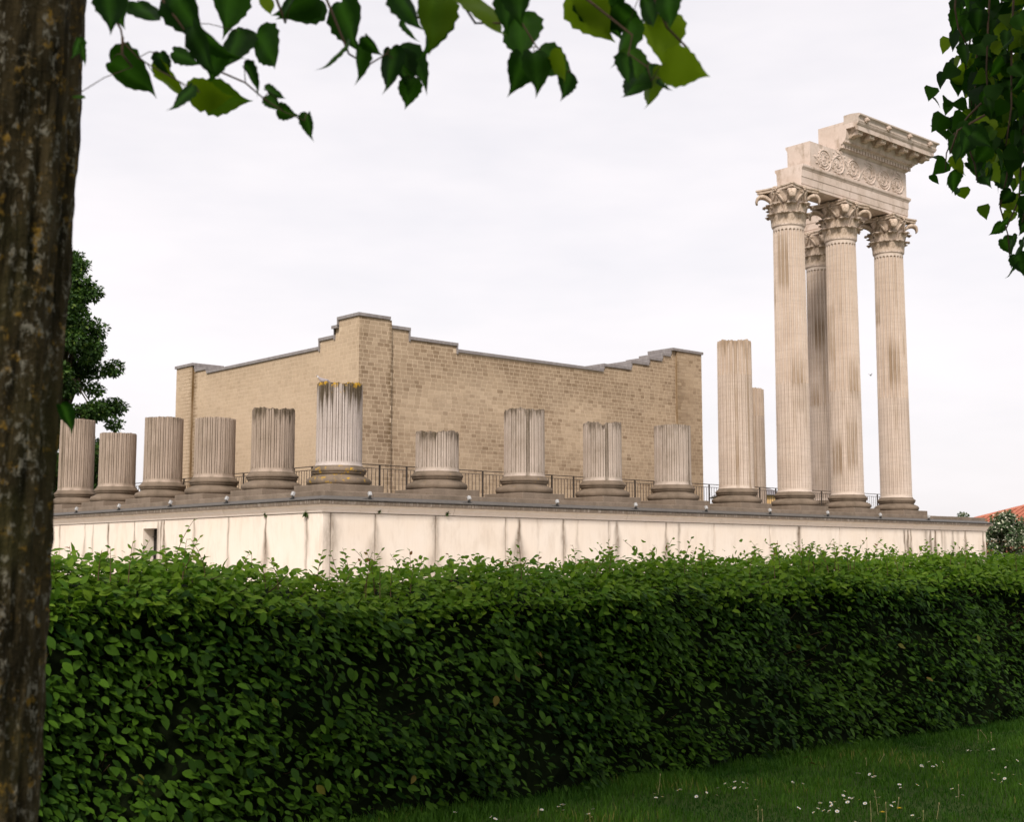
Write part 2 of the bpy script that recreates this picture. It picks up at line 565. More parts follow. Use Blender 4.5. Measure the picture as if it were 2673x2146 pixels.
JX = [PX0, -1.33, .15, 2.28, 4.97, 7.40, 9.43, 12.2, 14.7, 17.85, 19.6, 22.2, 24.02, 27.22, 29.08, 31.52, 33.03, PX1]
for a0, a1 in zip(JX[:-1], JX[1:]):
    panel('y', a0, a1, 0, ZW, .12)
JY = [PY0+.12, -.88, 1.25, 3.36, 5.44, 7.40, 7.90]
for a0, a1 in zip(JY[:-1], JY[1:]):
    panel('x', a0, a1, 0, ZW, .45)
panel('x', 7.90, 8.89, 2.66, ZW, .45, 'lintel_panel')
JY2 = [8.89, 9.5, 11.46, 13.36, 15.5, 17.6, PY1]
for a0, a1 in zip(JY2[:-1], JY2[1:]):
    panel('x', a0, a1, 0, ZW, .45)
d = MB(); d.box(PX0+.40, PX0+.44, 7.88, 8.92, 0, 2.68)  # near-black panel painted as the unlit depth of the opening
door = world_child(d.build('doorway', M['dark']), podium)
g = MB()
for k in range(6):
    y = 7.97+k*.165
    g.tube([(PX0+.36, y, 0), (PX0+.36, y, 2.66)], .011, 6)
for z in (.6, 1.2, 1.8, 2.4):
    g.box(PX0+.352, PX0+.368, 7.9, 8.9, z-.012, z+.012)
world_child(g.build('grille', M['iron']), door)

# cornice blocks, swept along the two visible sides with a mitre at the corners
CP = [(1.48, 2.922), (1.652, 2.922), (1.660, 2.985), (1.672, 2.998), (1.690, 3.002), (1.692, 3.022), (1.70, 3.05), (1.715, 3.085), (1.745, 3.118), (1.765, 3.138),
      (1.852, 3.141), (1.858, 3.222), (1.832, 3.246), (1.822, 3.264), (1.40, 3.362)]

def sweep_block(prof, start, end, ms, me_, axis, name, mat, parent, other=0.0, invert=False):
    """extrude profile (out, z) along an axis; ms/me_ = how far the ends run out with the profile (mitre) -1, 0, +1"""
    V, F = [], []
    n = len(prof)
    for e, (t, m) in enumerate(((start, ms), (end, me_))):
        for p, z in prof:
            a = t + m*p
            if axis == 'x': V.append((a, other-p, z))
            else: V.append((other-p, a, z))
    for i in range(n):
        j = (i+1) % n
        q = (i, j, n+j, n+i)
        F.append(q[::-1] if axis == 'x' else q)
    F.append(tuple(range(n)) if axis == 'x' else tuple(reversed(range(n))))
    F.append(tuple(reversed(range(n, 2*n))) if axis == 'x' else tuple(range(n, 2*n)))
    if invert:
        F = [q[::-1] for q in F]
    o = mesh_obj(name, V, F, mat)
    if parent: world_child(o, parent)
    return o

CX = [0.0, -.95, .55, 2.9, 5.35, 7.9, 10.2, 12.5, 15.0, 17.6, 20.0, 22.5, 24.9, 27.4, 29.4, 31.6]
CX = [-1.25] + [v for v in CX if v > -1.0]
gap = .006
sweep_block(CP, 0.0, -.40, -1, 0, 'x', 'cornice_block', M['cornice'], podium)
xs_ = [-.40] + [.55, 2.9, 5.35, 7.9, 10.2, 12.5, 15.0, 17.6, 20.0, 22.5, 24.9, 27.4, 29.4, 31.65]
for a0, a1 in zip(xs_, xs_[1:]):
    sweep_block(CP, a0+gap, a1-gap, 0, 0, 'x', 'cornice_block', M['cornice'], podium)
sweep_block(CP, 31.65+gap, 31.65, 0, 1, 'x', 'cornice_block', M['cornice'], podium)
sweep_block(CP, 0.0, -.35, -1, 0, 'y', 'cornice_block', M['cornice'], podium)
ys_ = [-.35, 1.4, 3.5, 5.6, 7.7, 9.7, 11.7, 13.6, 15.6, 17.8, 19.6]
for a0, a1 in zip(ys_, ys_[1:]):
    sweep_block(CP, a0+gap, a1-gap, 0, 0, 'y', 'cornice_block', M['cornice'], podium)
# right end return of the cornice
mb = MB()
pr = [(x-1.62, z) for x, z in CP]
V, F = [], []
n = len(CP)
for y, m in ((0.0, -1), (19.5, 0)):
    for p, z in CP:
        V.append((31.65+p, y+m*p, z))
for i in range(n):
    j = (i+1) % n
    F.append((i, j, n+j, n+i))
F.append(tuple(reversed(range(n)))); F.append(tuple(range(n, 2*n)))
world_child(mesh_obj('cornice_block', V, F, M['cornice']), podium)
mb = MB(); mb.box(PX1-.11, PX1-.004, PY0+.13, PY1, 0, ZW)
world_child(mb.build('end_wall', M['podium']), podium)

# lead covered ledge and the stone course that carries the columns
LP = [(1.40, 3.366), (1.80, 3.2705), (1.885, 3.252), (1.885, 3.274), (1.46, 3.382), (1.40, 3.382)]
for a0, a1, ms in ((0, 6, -1), (6.004, 13, 0), (13.004, 20, 0), (20.004, 27, 0), (27.004, 33.35, 0)):
    sweep_block(LP, a0, a1, ms, 0, 'x', 'lead_flashing', M['lead'], podium)
for a0, a1, ms in ((0, 6, -1), (6.004, 13, 0), (13.004, 19.6, 0)):
    sweep_block(LP, a0, a1, ms, 0, 'y', 'lead_flashing', M['lead'], podium)
def slab_course(axis, a0, a1, i):
    p0, z1 = 1.44+random.uniform(-.008, .008), 3.518+random.uniform(-.004, .004)
    V = MB()
    if axis == 'x': V.box(a0+.004, a1-.004, -p0, -.9, 3.36, z1)
    else: V.box(-p0, -.9, a0+.004, a1-.004, 3.36, z1)
    o = bevel(V.build('stylobate_slab', M['stone_slab']), .012)
    return world_child(o, podium)
xx = [-1.44, .2, 1.9, 3.7, 5.5, 7.3, 9.1, 10.8, 12.7, 14.5, 16.2, 18.0, 19.9, 21.6, 23.4, 25.2, 27.1, 28.8, 30.6, 32.2, 33.6]
for i, (a0, a1) in enumerate(zip(xx, xx[1:])): slab_course('x', a0, a1, i)
yy = [-.89, 1.0, 2.8, 4.5, 6.4, 8.2, 10.0, 11.8, 13.5, 15.4, 17.2, 19.3]
for i, (a0, a1) in enumerate(zip(yy, yy[1:])): slab_course('y', a0, a1, i)

# ------------------------------------------------------------------ columns
NF, US = 24, [0.0, .11, .215, .245, .305, .36, .47, .612, .75, .865, .92, .98]
SHAFT0 = .79      # local z (plinth bottom = 0, plinth top = .23) where the shaft starts
RING = 11.50      # local z of the neck ring
CABLE = 5.1

def shaft_radius(z):
    t = np.clip((z-SHAFT0)/(RING-SHAFT0), 0, 1)
    r = .662-.046*t**1.4
    return r + .03*np.exp(-np.maximum(z-SHAFT0, 0)/.035)

def flute_depth(u, z, top):
    """how far the surface lies behind the fillet face"""
    c, w = .6125, .37
    x = (u-c)/w
    inside = np.abs(x) < 1
    arc = np.sqrt(np.clip(1-x*x, 0, 1))
    circ = .088     # flute half-width in metres
    z_low = SHAFT0+.085 + circ*(1-arc)
    on = inside & (z > z_low)
    cable = np.where(np.abs(x) > .80, .040, .020*x*x+.001)
    conc = .066*arc**.8
    dep = np.where(z < CABLE-.02, cable, conc)
    if top is not None:
        z_hi = top-.14-circ*(1-arc)
        on = on & (z < z_hi)
    return np.where(on, dep, 0.0)

def make_drum(name, z0, z1, mat, parent, seedv, top_end=None, broken=0.0, bottom=False, dirt_fn=None, notch=None, first=False):
    zs = [z0, z0+.004]
    if first:
        zs += [SHAFT0+.02, SHAFT0+.05] + [SHAFT0+.085+.0145*k for k in range(8)]
    for k in range(1, 7):
        z = z0+(z1-z0)*k/7
        if z > zs[-1]+.03: zs.append(z)
    if z0 < CABLE < z1:
        zs += [CABLE-.021, CABLE-.005]
    if top_end is not None and z1 > top_end-.3:
        zs += [top_end-.30, top_end-.26, top_end-.245, top_end-.23, top_end-.215, top_end-.20, top_end-.18, top_end-.16, top_end-.145, top_end-.13]
    if broken:
        zs += [z1-.12, z1-.06]
    zs += [z1-.004, z1]
    zs = np.array(sorted(set(round(float(z), 4) for z in zs if z0 <= z <= z1)))
    us = np.array([(f+u)/NF for f in range(NF) for u in US])
    uf = np.array([u for f in range(NF) for u in US])
    A = us*2*np.pi + .06
    Z, TH = np.meshgrid(zs, A, indexing='ij')
    U = np.broadcast_to(uf, Z.shape)
    rad = shaft_radius(Z) - flute_depth(U, Z, top_end)
    rs = random.Random(seedv)
    ph = [rs.uniform(0, 6.28) for _ in range(6)]
    # weather-worn: tiny waviness, chips
    rad = rad - .002*(np.sin(Z*7+TH*9+ph[0])*np.sin(TH*23+Z*3+ph[1]))
    if not (first):
        rad[0, :] -= .006
    if broken:
        jag = broken*(.5*np.sin(TH*3+ph[2])+.35*np.sin(TH*11+ph[3])+.4*np.sin(TH*29+ph[4]))
        k = np.clip((Z-(z1-.35))/.35, 0, 1)
        Z = Z + jag*k*.085
        rad[-1, :] -= .03+.02*np.sin(A*17+ph[1])
        rad[-2, :] -= .008*(1+np.sin(A*24+ph[5]))
    else:
        rad[-1, :] -= .006
    if notch is not None:
        an, wd, dp = notch
        dth = np.abs((TH-an+np.pi) % (2*np.pi)-np.pi)
        k = np.clip(1-dth/wd, 0, 1)*np.clip((Z-(z1-dp))/dp, 0, 1)
        Z = Z - k*dp*.85
        rad = rad - k*.12
    X, Y = rad*np.cos(TH), rad*np.sin(TH)
    V = np.stack([X, Y, Z], -1).reshape(-1, 3)
    m, n = Z.shape
    i = np.arange(n); j = np.arange(m-1)
    J, I = np.meshgrid(j, i, indexing='ij')
    I2 = (I+1) % n
    F = np.stack([J*n+I, J*n+I2, (J+1)*n+I2, (J+1)*n+I], -1).reshape(-1, 4)
    D, L = dirt_fn(Z, TH, U) if dirt_fn else (np.zeros_like(Z), np.zeros_like(Z))
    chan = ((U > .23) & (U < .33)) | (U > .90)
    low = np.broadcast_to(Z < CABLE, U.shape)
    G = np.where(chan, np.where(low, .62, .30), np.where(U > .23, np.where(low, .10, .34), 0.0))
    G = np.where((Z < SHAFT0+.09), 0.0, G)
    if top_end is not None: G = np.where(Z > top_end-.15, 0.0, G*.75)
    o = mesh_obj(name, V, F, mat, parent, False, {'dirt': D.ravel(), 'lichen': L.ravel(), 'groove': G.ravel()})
    if broken:   # broken top face, slightly hollow
        cap = MB()
        pts = V.reshape(m, n, 3)[-1]
        cv = [tuple(p) for p in pts[::4]] + [(p[0]*.5, p[1]*.5, p[2]-.03) for p in pts[::4]] + [(0, 0, z1-.05)]
        kq = len(pts[::4])
        cf = [(a, (a+1) % kq, kq+(a+1) % kq, kq+a) for a in range(kq)] + [(kq+a, kq+(a+1) % kq, 2*kq) for a in range(kq)]
        cap.add(cv, cf)
        cap.build('broken_top', M['stone_base'], o)
    return o

BASE_PROF = [(.60, .232), (.86, .232), (.895, .25), (.925, .295), (.932, .335), (.925, .375), (.90, .415), (.855, .445), (.80, .455), (.80, .474), (.765, .478), (.735, .50), (.725, .525),
             (.735, .548), (.762, .562), (.775, .566), (.775, .590), (.745, .592), (.765, .60), (.79, .622), (.802, .655), (.79, .69), (.765, .712), (.735, .722), (.735, .745), (.705, .748), (.70, .772), (.692, .792), (.55, .80)]

def base_mesh(dirt=.3, lichen=0.0, sd=0):
    n = 64
    V, F, D, L = [], [], [], []
    r_ = random.Random(sd)
    p1, p2 = r_.uniform(0, 6), r_.uniform(0, 6)
    for r, z in BASE_PROF:
        for i in range(n):
            a = 2*math.pi*i/n
            rr = r*(1+.004*math.sin(5*a+p1)+.003*math.sin(13*a+z*20+p2))
            V.append((rr*math.cos(a), rr*math.sin(a), z))
            D.append(dirt*(.6+.4*math.sin(3*a+p1)))
            L.append(lichen*(1 if z > .2 else 0))
    for j in range(len(BASE_PROF)-1):
        for i in range(n):
            i2 = (i+1) % n
            F.append((j*n+i, j*n+i2, (j+1)*n+i2, (j+1)*n+i))
    return V, F, D, L

def stub_dirt(top, amount, reach, sd, dark_flutes=(), lich=0.0, grime=.12):
    r_ = random.Random(sd)
    ph = [r_.uniform(0, 6.28) for _ in range(5)]
    def fn(Z, TH, U):
        ln = reach*(.45+.3*np.sin(TH*4+ph[0])+.25*np.sin(TH*9+ph[1])+.22*np.sin(TH*24+ph[2]))
        k = np.clip(1-(top-Z)/np.maximum(ln, .06), 0, 1)
        D = amount*np.clip(k*1.8, 0, 1)
        D = np.maximum(D, .7*amount*np.clip(1-(top-Z)/.06, 0, 1))
        D = np.maximum(D, grime + .1*np.clip(1-(Z-SHAFT0)/.35, 0, 1))
        groove = ((U > .23) & (U < .33)) | (U > .90)
        D = np.maximum(D, np.where((U > .23) & (Z > SHAFT0+.12), .08+.25*np.clip((Z-SHAFT0)/(top-SHAFT0), 0, 1), 0))
        fl = np.floor(((TH-.06)/(2*np.pi)*NF)+.001).astype(int)
        for f in dark_flutes:
            D = np.maximum(D, np.where((fl == f % NF) & (U > .22), .62, 0))
        Lc = lich*np.clip(1-(top-Z)/(.28+.15*np.sin(TH*3+ph[3])), 0, 1)
        return D, Lc
    return fn

def column_root(i, j, label, name='column_stub', group=None):
    return empty(name, (i*S, j*S, ZP-.23), label, 'column', group)

def add_foot(root, mat_b, sd, dirt=.3, lichen=0.0):
    p = MB(); p.box(-.92, .92, -.92, .92, .004, .23)
    bevel(p.build('plinth', M['stone_slab'], root), .012)
    V, F, D, L = base_mesh(dirt, lichen, sd)
    mesh_obj('base', V, F, mat_b, root, True, {'dirt': D, 'lichen': L})

def flute_at(px_angle):     # flute index whose centre faces the given world direction (radians)
    return int(round((px_angle-.06)/(2*math.pi)*NF-.61)) % NF

STUBS = [   # grid i, j, height above plinth, drum joints, material, dirt amount, reach, lichen, facing dark flutes, notch, label
    (0, 0, 2.93, [1.62], 'stone_corner', .9, 1.3, 1.0, (), None, 'pale corner column stub crusted with yellow lichen, a pigeon on top'),
    (0, 1, 2.50, [1.55], 'stone_stub', .8, .75, 0, (), None, 'grey fluted column stub immediately left of the lichen-topped corner stub'),
    (0, 2, 2.51, [], 'stone_stub', .25, .2, 0, (), None, 'clean grey column stub in front of the cella left corner, second left of corner stub'),
    (0, 3, 2.82, [1.75], 'stone_stub', .45, .35, 0, (), None, 'grey column stub against open sky just left of the tuff building'),
    (0, 4, 2.53, [], 'stone_stub', .4, .3, 0, (), None, 'short grey column stub beside the leafy tree, second from the dark trunk'),
    (0, 5, 3.32, [1.7], 'stone_stub', .35, .3, 0, (12,), None, 'tall grey column stub half hidden by the foreground trunk'),
    (1, 0, 1.76, [], 'stone_stub', .7, .55, .15, (), None, 'lowest squat column stub, right of the lichen-topped corner stub'),
    (2, 0, 2.72, [1.72], 'stone_stub', .7, .5, .2, (15,), None, 'column stub with one dark stained flute, third along the right row'),
    (3, 0, 2.53, [1.55], 'stone_stub', .6, .45, 0, (15,), (3.98, .14, .30), 'column stub with a notch broken into its top edge'),
    (4, 0, 2.70, [], 'stone_stub', .5, .4, 0, (18,), None, 'column stub in front of the cella right corner'),
    (5, 0, 6.17, [2.2, 3.6], 'stone_tall', .8, .8, 0, (14, 17, 19), None, 'half-height broken column standing alone against the sky'),
]
for q, (i, j, h, joints, mat, amt, reach, lich, darkf, notch, label) in enumerate(STUBS):
    root = column_root(i, j, label, 'column_stub', 'broken columns on the podium')
    add_foot(root, M['stone_base'], q, .3, .45 if lich >= 1 else lich*.5)
    top = .23+h
    edges = [SHAFT0] + [.23+v for v in joints] + [top]
    fn = stub_dirt(top, amt, reach, q*7+1, darkf, lich, .30 if (i == 0 and j > 0) else .10)
    for k, (z0, z1) in enumerate(zip(edges, edges[1:])):
        last = k == len(edges)-2
        mm = M[mat] if not (mat == 'stone_stub' and i > 0) else M['stone_stub_right']
        make_drum('drum', z0, z1, mm, root, q*13+k, None, .55 if last and amt > .5 else (.2 if last else 0), dirt_fn=fn, notch=notch if last else None, first=(k == 0))

# ---- the four standing columns with capitals
def acanthus(width, height, lean, curl, r0=.0, n=9, m=17, seedv=0):
    """lobed leaf, grows up local z, faces +x; returns mesh with thickness"""
    V = []
    for j in range(m):
        t = j/(m-1)
        if t < .74:
            s_ = t/.74
            x = r0+lean*s_**2.2
            z = height*s_*(1-.04*s_)
            nx, nz = 1, 0
        else:
            s_ = (t-.74)/.26
            a = s_*2.5
            x = r0+lean+curl*math.sin(a)*.9+curl*.25*s_
            z = height*.96+curl*(1-math.cos(a))*.12-curl*.75*max(0, s_-.35)
        w = width*(.72+.42*math.sin(min(1, t/.75)*math.pi*.62)) * (1-.55*max(0, (t-.70)/.30)**1.5)
        lobe = 1+.13*math.sin(t*math.pi*9)
        for i in range(n):
            u = -1+2*i/(n-1)
            rib = .016*math.cos(u*math.pi*3) + .05*(1-u*u)**.8
            V.append((x+rib*(1 if t < .8 else .5), u*w*.5*lobe, z-(.035*abs(u)**1.5 if t > .6 else 0)))
    F = [(j*n+i, j*n+i+1, (j+1)*n+i+1, (j+1)*n+i) for j in range(m-1) for i in range(n-1)]
    b = len(V)
    V2 = [(p[0]-.045, p[1]*.92, p[2]-.012) for p in V]
    F2 = [tuple(reversed([k+b for k in q])) for q in F]
    rim = [j*n for j in range(m)]+[(m-1)*n+i for i in range(1, n)]+[j*n+n-1 for j in range(m-2, -1, -1)]
    FR = [(rim[k+1], rim[k], rim[k]+b, rim[k+1]+b) for k in range(len(rim)-1)]
    return V+V2, F+F2+FR

def volute_mesh():
    path = [(.54, .78), (.62, .95), (.73, 1.10), (.87, 1.21), (1.01, 1.255), (1.13, 1.24), (1.215, 1.17), (1.255, 1.07), (1.255, .975), (1.225, .92)]
    wid = [.18, .24, .30, .34, .36, .36, .34, .30, .25, .15]
    th = [.06, .065, .075, .085, .09, .085, .07, .055, .04, .02]
    V, F = [], []
    n = len(path)
    for k, (r, z) in enumerate(path):
        t = Vector((path[min(k+1, n-1)][0]-path[max(k-1, 0)][0], path[min(k+1, n-1)][1]-path[max(k-1, 0)][1])).normalized()
        nx, nz = -t.y, t.x
        for a in range(10):
            an = 2*math.pi*a/10
            u, v = math.cos(an), math.sin(an)
            u = math.copysign(abs(u)**.4, u)
            groove = (.03*max(0, 1-abs(abs(u)-.45)*5) if v > .2 else 0)
            V.append((r+nx*(v*th[k]-groove), u*wid[k]*.5, z+nz*(v*th[k]-groove)))
    for k in range(n-1):
        for a in range(10):
            a2 = (a+1) % 10
            F.append((k*10+a, k*10+a2, (k+1)*10+a2, (k+1)*10+a))
    F.append(tuple(range((n-1)*10, n*10)))
    return V, F

def abacus_mesh():
    out = []
    hw, cut, sag = .93, .10, .13
    for s_ in range(4):
        a = s_*math.pi/2
        for k in range(11):
            u = -1+2*k/10
            y = u*(hw-cut*.5)
            x = hw-sag*(1-u*u)
            out.append((x*math.cos(a)-y*math.sin(a), x*math.sin(a)+y*math.cos(a)))
    V, F = [], []
    prof = [(.955, 1.365), (.965, 1.43), (.935, 1.445), (1.0, 1.475), (1.0, 1.53), (.96, 1.54)]
    for s_, z in prof:
        for p in out:
            V.append((p[0]*s_, p[1]*s_, z))
    n = len(out)
    for j in range(len(prof)-1):
        for i in range(n):
            i2 = (i+1) % n
            F.append((j*n+i, j*n+i2, (j+1)*n+i2, (j+1)*n+i))
    F.append(tuple(range((len(prof)-1)*n, len(prof)*n)))
    F.append(tuple(reversed(range(n))))
    return V, F

def make_capital(root):
    mb = MB()
    mb.lathe([(.50, -.02), (.612, 0), (.612, .1), (.60, .5), (.62, .8), (.68, 1.05), (.74, 1.22), (.78, 1.30), (.80, 1.34), (.78, 1.366), (.3, 1.366)], 40)
    cap = mb.build('capital', M['stone_capital'], root, True, (0, 0, RING))
    ab = mesh_obj('abacus', *abacus_mesh(), M['stone_capital'], cap)
    bl = MB(); bl.box(-.60, .60, -.60, .60, 1.541, 1.598)
    bl.build('bearing_block', M['stone_capital'], cap)
    V, F = acanthus(.49, .50, .08, .20, .615)
    lo = mesh_obj('acanthus_leaf', V, F, M['stone_capital'], cap, True)
    V, F = acanthus(.45, .88, .13, .23, .625)
    hi = mesh_obj('acanthus_leaf', V, F, M['stone_capital'], cap, True)
    vo = mesh_obj('volute', *volute_mesh(), M['stone_capital'], cap, True)
    for k in range(8):
        a = math.pi/4*k + math.pi/8
        if k == 0: lo.rotation_euler = (0, 0, a)
        else: link_copy(lo, cap, (0, 0, 0), (0, 0, a))
        a = math.pi/4*k
        if k == 0: hi.rotation_euler = (0, 0, a)
        else: link_copy(hi, cap, (0, 0, 0), (0, 0, a))
    for k in range(4):
        a = math.pi/2*k + math.pi/4
        if k == 0: vo.rotation_euler = (0, 0, a)
        else: link_copy(vo, cap, (0, 0, 0), (0, 0, a))
    ro = MB()
    ro.ell((.86, 0, 1.44), (.07, .045, .045), 8, 5)
    for k in range(6):
        an = k*math.pi/3
        ro.ell((.85, .075*math.cos(an), 1.44+.075*math.sin(an)), (.05, .045, .045), 6, 4)
    ro.tube([(.66, 0, .98), (.73, 0, 1.15), (.82, 0, 1.36)], [.03, .028, .02], 6)
    ros = ro.build('rosette', M['stone_capital'], cap, True)
    # inner scrolls (helices)
    he = MB()
    for sgn in (-1, 1):
        pts = [(.63, sgn*.28, .88), (.70, sgn*.20, 1.06), (.76, sgn*.11, 1.20), (.80, sgn*.07, 1.26), (.81, sgn*.10, 1.31), (.80, sgn*.15, 1.29), (.79, sgn*.14, 1.24)]
        he.tube(pts, [.05, .05, .045, .04, .04, .035, .03], 7)
    hel = he.build('inner_scroll', M['stone_capital'], cap, True)
    # outer stalk leaves that carry the corner volutes
    for k in range(1, 4):
        link_copy(ros, cap, (0, 0, 0), (0, 0, k*math.pi/2))
        link_copy(hel, cap, (0, 0, 0), (0, 0, k*math.pi/2))
    V, F = acanthus(.34, .20, .10, .12, .64)
    ca = mesh_obj('acanthus_leaf', V, F, M['stone_capital'], cap, True)
    for k in range(4):
        a = math.pi/2*k + math.pi/4
        if k == 0:
            ca.rotation_euler = (0, 0, a); ca.location = (0, 0, .74)
        else:
            link_copy(ca, cap, (0, 0, .74), (0, 0, a))
    return cap

def tall_dirt(sd):
    r_ = random.Random(sd)
    spans = [(r_.randint(0, 23), r_.uniform(1, 9), r_.uniform(.8, 3.4), r_.uniform(.3, .8)) for _ in range(20)]
    def fn(Z, TH, U):
        fl = np.floor(((TH-.06)/(2*np.pi)*NF)+.001).astype(int)
        groove = ((U > .23) & (U < .33)) | (U > .90)
        D = np.where(U > .23, .10, .04)
        for f, z0, ln, s_ in spans:
            D = np.maximum(D, np.where((np.abs(fl-f) <= (1 if s_ > .55 else 0)) & (Z > z0), s_*np.clip((z0+ln-Z)/.9, 0, 1)*np.clip((Z-z0)/.5+.4, 0, 1)*np.where(U > .22, 1, .35), 0))
        return D, np.zeros_like(Z)
    return fn

TALL = [(6, 0, 'first tall Corinthian column from the left, under the cut end of the entablature'),
        (7, 0, 'middle of the three front Corinthian columns'),
        (8, 0, 'rightmost tall Corinthian column at the podium corner'),
        (8, 1, 'tall Corinthian column in the shade behind the first two')]
for q, (i, j, label) in enumerate(TALL):
    root = column_root(i, j, label, 'corinthian_column', 'standing Corinthian columns')
    add_foot(root, M['stone_base'], 40+q, .25)
    edges = [SHAFT0, 2.55, 4.4, 6.6, 8.4, 10.0, RING-.05]
    edges = edges[:1] + [e+random.uniform(-.25, .25) for e in edges[1:-1]] + edges[-1:]
    fn = tall_dirt(60+q)
    for k, (z0, z1) in enumerate(zip(edges, edges[1:])):
        make_drum('drum', z0, z1, M['stone_tall'], root, 300+q*13+k, RING-.05, 0, dirt_fn=fn, first=(k == 0))
    rg = MB()
    rg.lathe([(.57, -.06), (.615, -.055), (.64, -.05), (.66, -.03), (.665, -.005), (.655, .02), (.64, .03), (.60, .032)], 48)
    rg.build('neck_ring', M['stone_entab'], root, True, (0, 0, RING))
    make_capital(root)

# stub standing deeper in the porch
root = empty('column_stub', (25.25, 5.03, 2.9), 'shaded column stub peeking out right behind the half-height broken column', 'column', 'broken columns on the podium')
p = MB(); p.box(-.92, .92, -.92, .92, .004, .23)
p.build('plinth', M['stone_slab'], root)
V, F, D, L = base_mesh(.3, 0, 77)
mesh_obj('base', V, F, M['stone_base'], root, True, {'dirt': D, 'lichen': L})
fn = stub_dirt(6.3, .5, .5, 91, (13, 15, 20), 0, .35)
for k, (z0, z1) in enumerate(((SHAFT0, 3.4), (3.4, 6.3))):
    make_drum('drum', z0, z1, M['stone_tall'], root, 500+k, None, .3 if k else 0, dirt_fn=fn, first=(k == 0))

# ------------------------------------------------------------------ entablature
ent = empty('entablature', (25.5, 0, ZP-.23+RING+1.60), 'cut block of carved entablature with cornice resting on three tall columns', 'entablature')
XO = 28.93

def l_sweep(prof, x_start, y_end, name, mat, parent, xo=XO):
    """closed profile (out, z) swept along the front (towards +X) and round the corner (towards +Y)"""
    V, F = [], []
    n = len(prof)
    for p, z in prof: V.append((x_start, -p, z))
    for p, z in prof: V.append((xo+p, -p, z))
    for p, z in prof: V.append((xo+p, y_end, z))
    for r in range(2):
        for i in range(n):
            j = (i+1) % n
            F.append((r*n+j, r*n+i, (r+1)*n+i, (r+1)*n+j))
    F.append(tuple(range(n)))
    F.append(tuple(reversed(range(2*n, 3*n))))
    return world_child(mesh_obj(name, V, F, mat), parent)

ARCH = [(-.56, 16.62), (.575, 16.62), (.578, 16.735), (.590, 16.738), (.596, 16.742), (.600, 17.03), (.614, 17.034), (.620, 17.04), (.622, 17.335), (.632, 17.342), (.645, 17.36), (.648, 17.385), (.665, 17.40),
        (.69, 17.43), (.702, 17.455), (.705, 17.53), (.69, 17.545), (-.69, 17.545), (-.705, 17.53), (-.702, 17.455), (-.645, 17.385), (-.622, 17.335), (-.62, 17.04), (-.60, 17.03), (-.596, 16.742), (-.575, 16.735)]
arch = l_sweep(ARCH, 21.72, 4.45, 'architrave', M['stone_entab'], ent)
FRI = [(-.56, 17.549), (.565, 17.549), (.565, 18.648), (-.64, 18.648), (-.66, 18.60), (-.62, 18.52), (-.58, 18.46), (-.56, 18.40)]
frieze = l_sweep(FRI, 22.40, 2.6, 'frieze', M['stone_entab'], ent)
CORN = [(-.45, 18.652), (.53, 18.652), (.545, 18.675), (.60, 18.72), (.625, 18.75), (.63, 18.762), (.655, 18.765), (.655, 18.92), (.74, 18.925), (.745, 18.95), (.755, 18.965), (.81, 19.0), (.865, 19.05), (.885, 19.10), (.885, 19.125),
        (.90, 19.13), (.93, 19.30), (.935, 19.52), (1.375, 19.52), (1.40, 19.385), (1.445, 19.385), (1.452, 19.585), (1.48, 19.60), (1.52, 19.66), (1.53, 19.70), (1.545, 19.715), (1.545, 19.732),
        (.83, 19.732), (-.45, 19.732)]
corn = l_sweep(CORN, 24.45, 1.9, 'cornice', M['stone_entab'], ent)
SIMA = [(.825, 19.735), (1.535, 19.735), (1.545, 19.75), (1.53, 19.80), (1.538, 19.87), (1.575, 19.93), (1.635, 19.962), (1.64, 19.968), (1.64, 20.025), (1.60, 20.045), (1.21, 20.105), (.83, 20.10)]
sima = world_child(l_sweep(SIMA, 24.45, 1.9, 'gutter_moulding', M['stone_stub_right'], ent), ent)  # darker stone: weathering plus the shadow in the hollow, both as colour
blk = MB(); blk.box(24.45, XO+.82, -.82, .45, 19.735, 19.84)
world_child(blk.build('top_course', M['stone_entab']), ent)

def into(o, part):
    """world-space mesh made a child of a part"""
    return world_child(o, part)

# dentils
X_ = 24.50
mb = MB(); mb.box(0, .125, -.735, -.650, 18.768, 18.918)
dent = into(mb.build('dentil', M['stone_entab']), corn)
base_off = dent.location.copy()
dent.location = base_off + Vector((24.50, 0, 0))
for k in range(1, 25):
    link_copy(dent, corn, base_off + Vector((24.50+k*.2085, 0, 0)))
mb = MB(); mb.box(XO+.650, XO+.71, 0, .115, 18.772, 18.915)
dr = into(mb.build('dentil', M['stone_entab']), corn)
ro_ = dr.location.copy()
for k in range(8):
    if k == 0: dr.location = ro_ + Vector((0, -.60, 0))
    else: link_copy(dr, corn, ro_ + Vector((0, -.60+k*.1735, 0)))
# egg moulding
mb = MB()
for k in range(34):
    x = 24.53+k*.153
    mb.ell((x, -.815, 19.03), (.056, .075, .075), 8, 5)
    mb.box(x+.066, x+.084, -.872, -.80, 18.985, 19.095)
for k in range(9):
    mb.ell((XO+.815, -.70+k*.153, 19.03), (.075, .056, .075), 8, 5)
into(mb.build('egg_moulding', M['stone_entab'], smooth=True), corn)
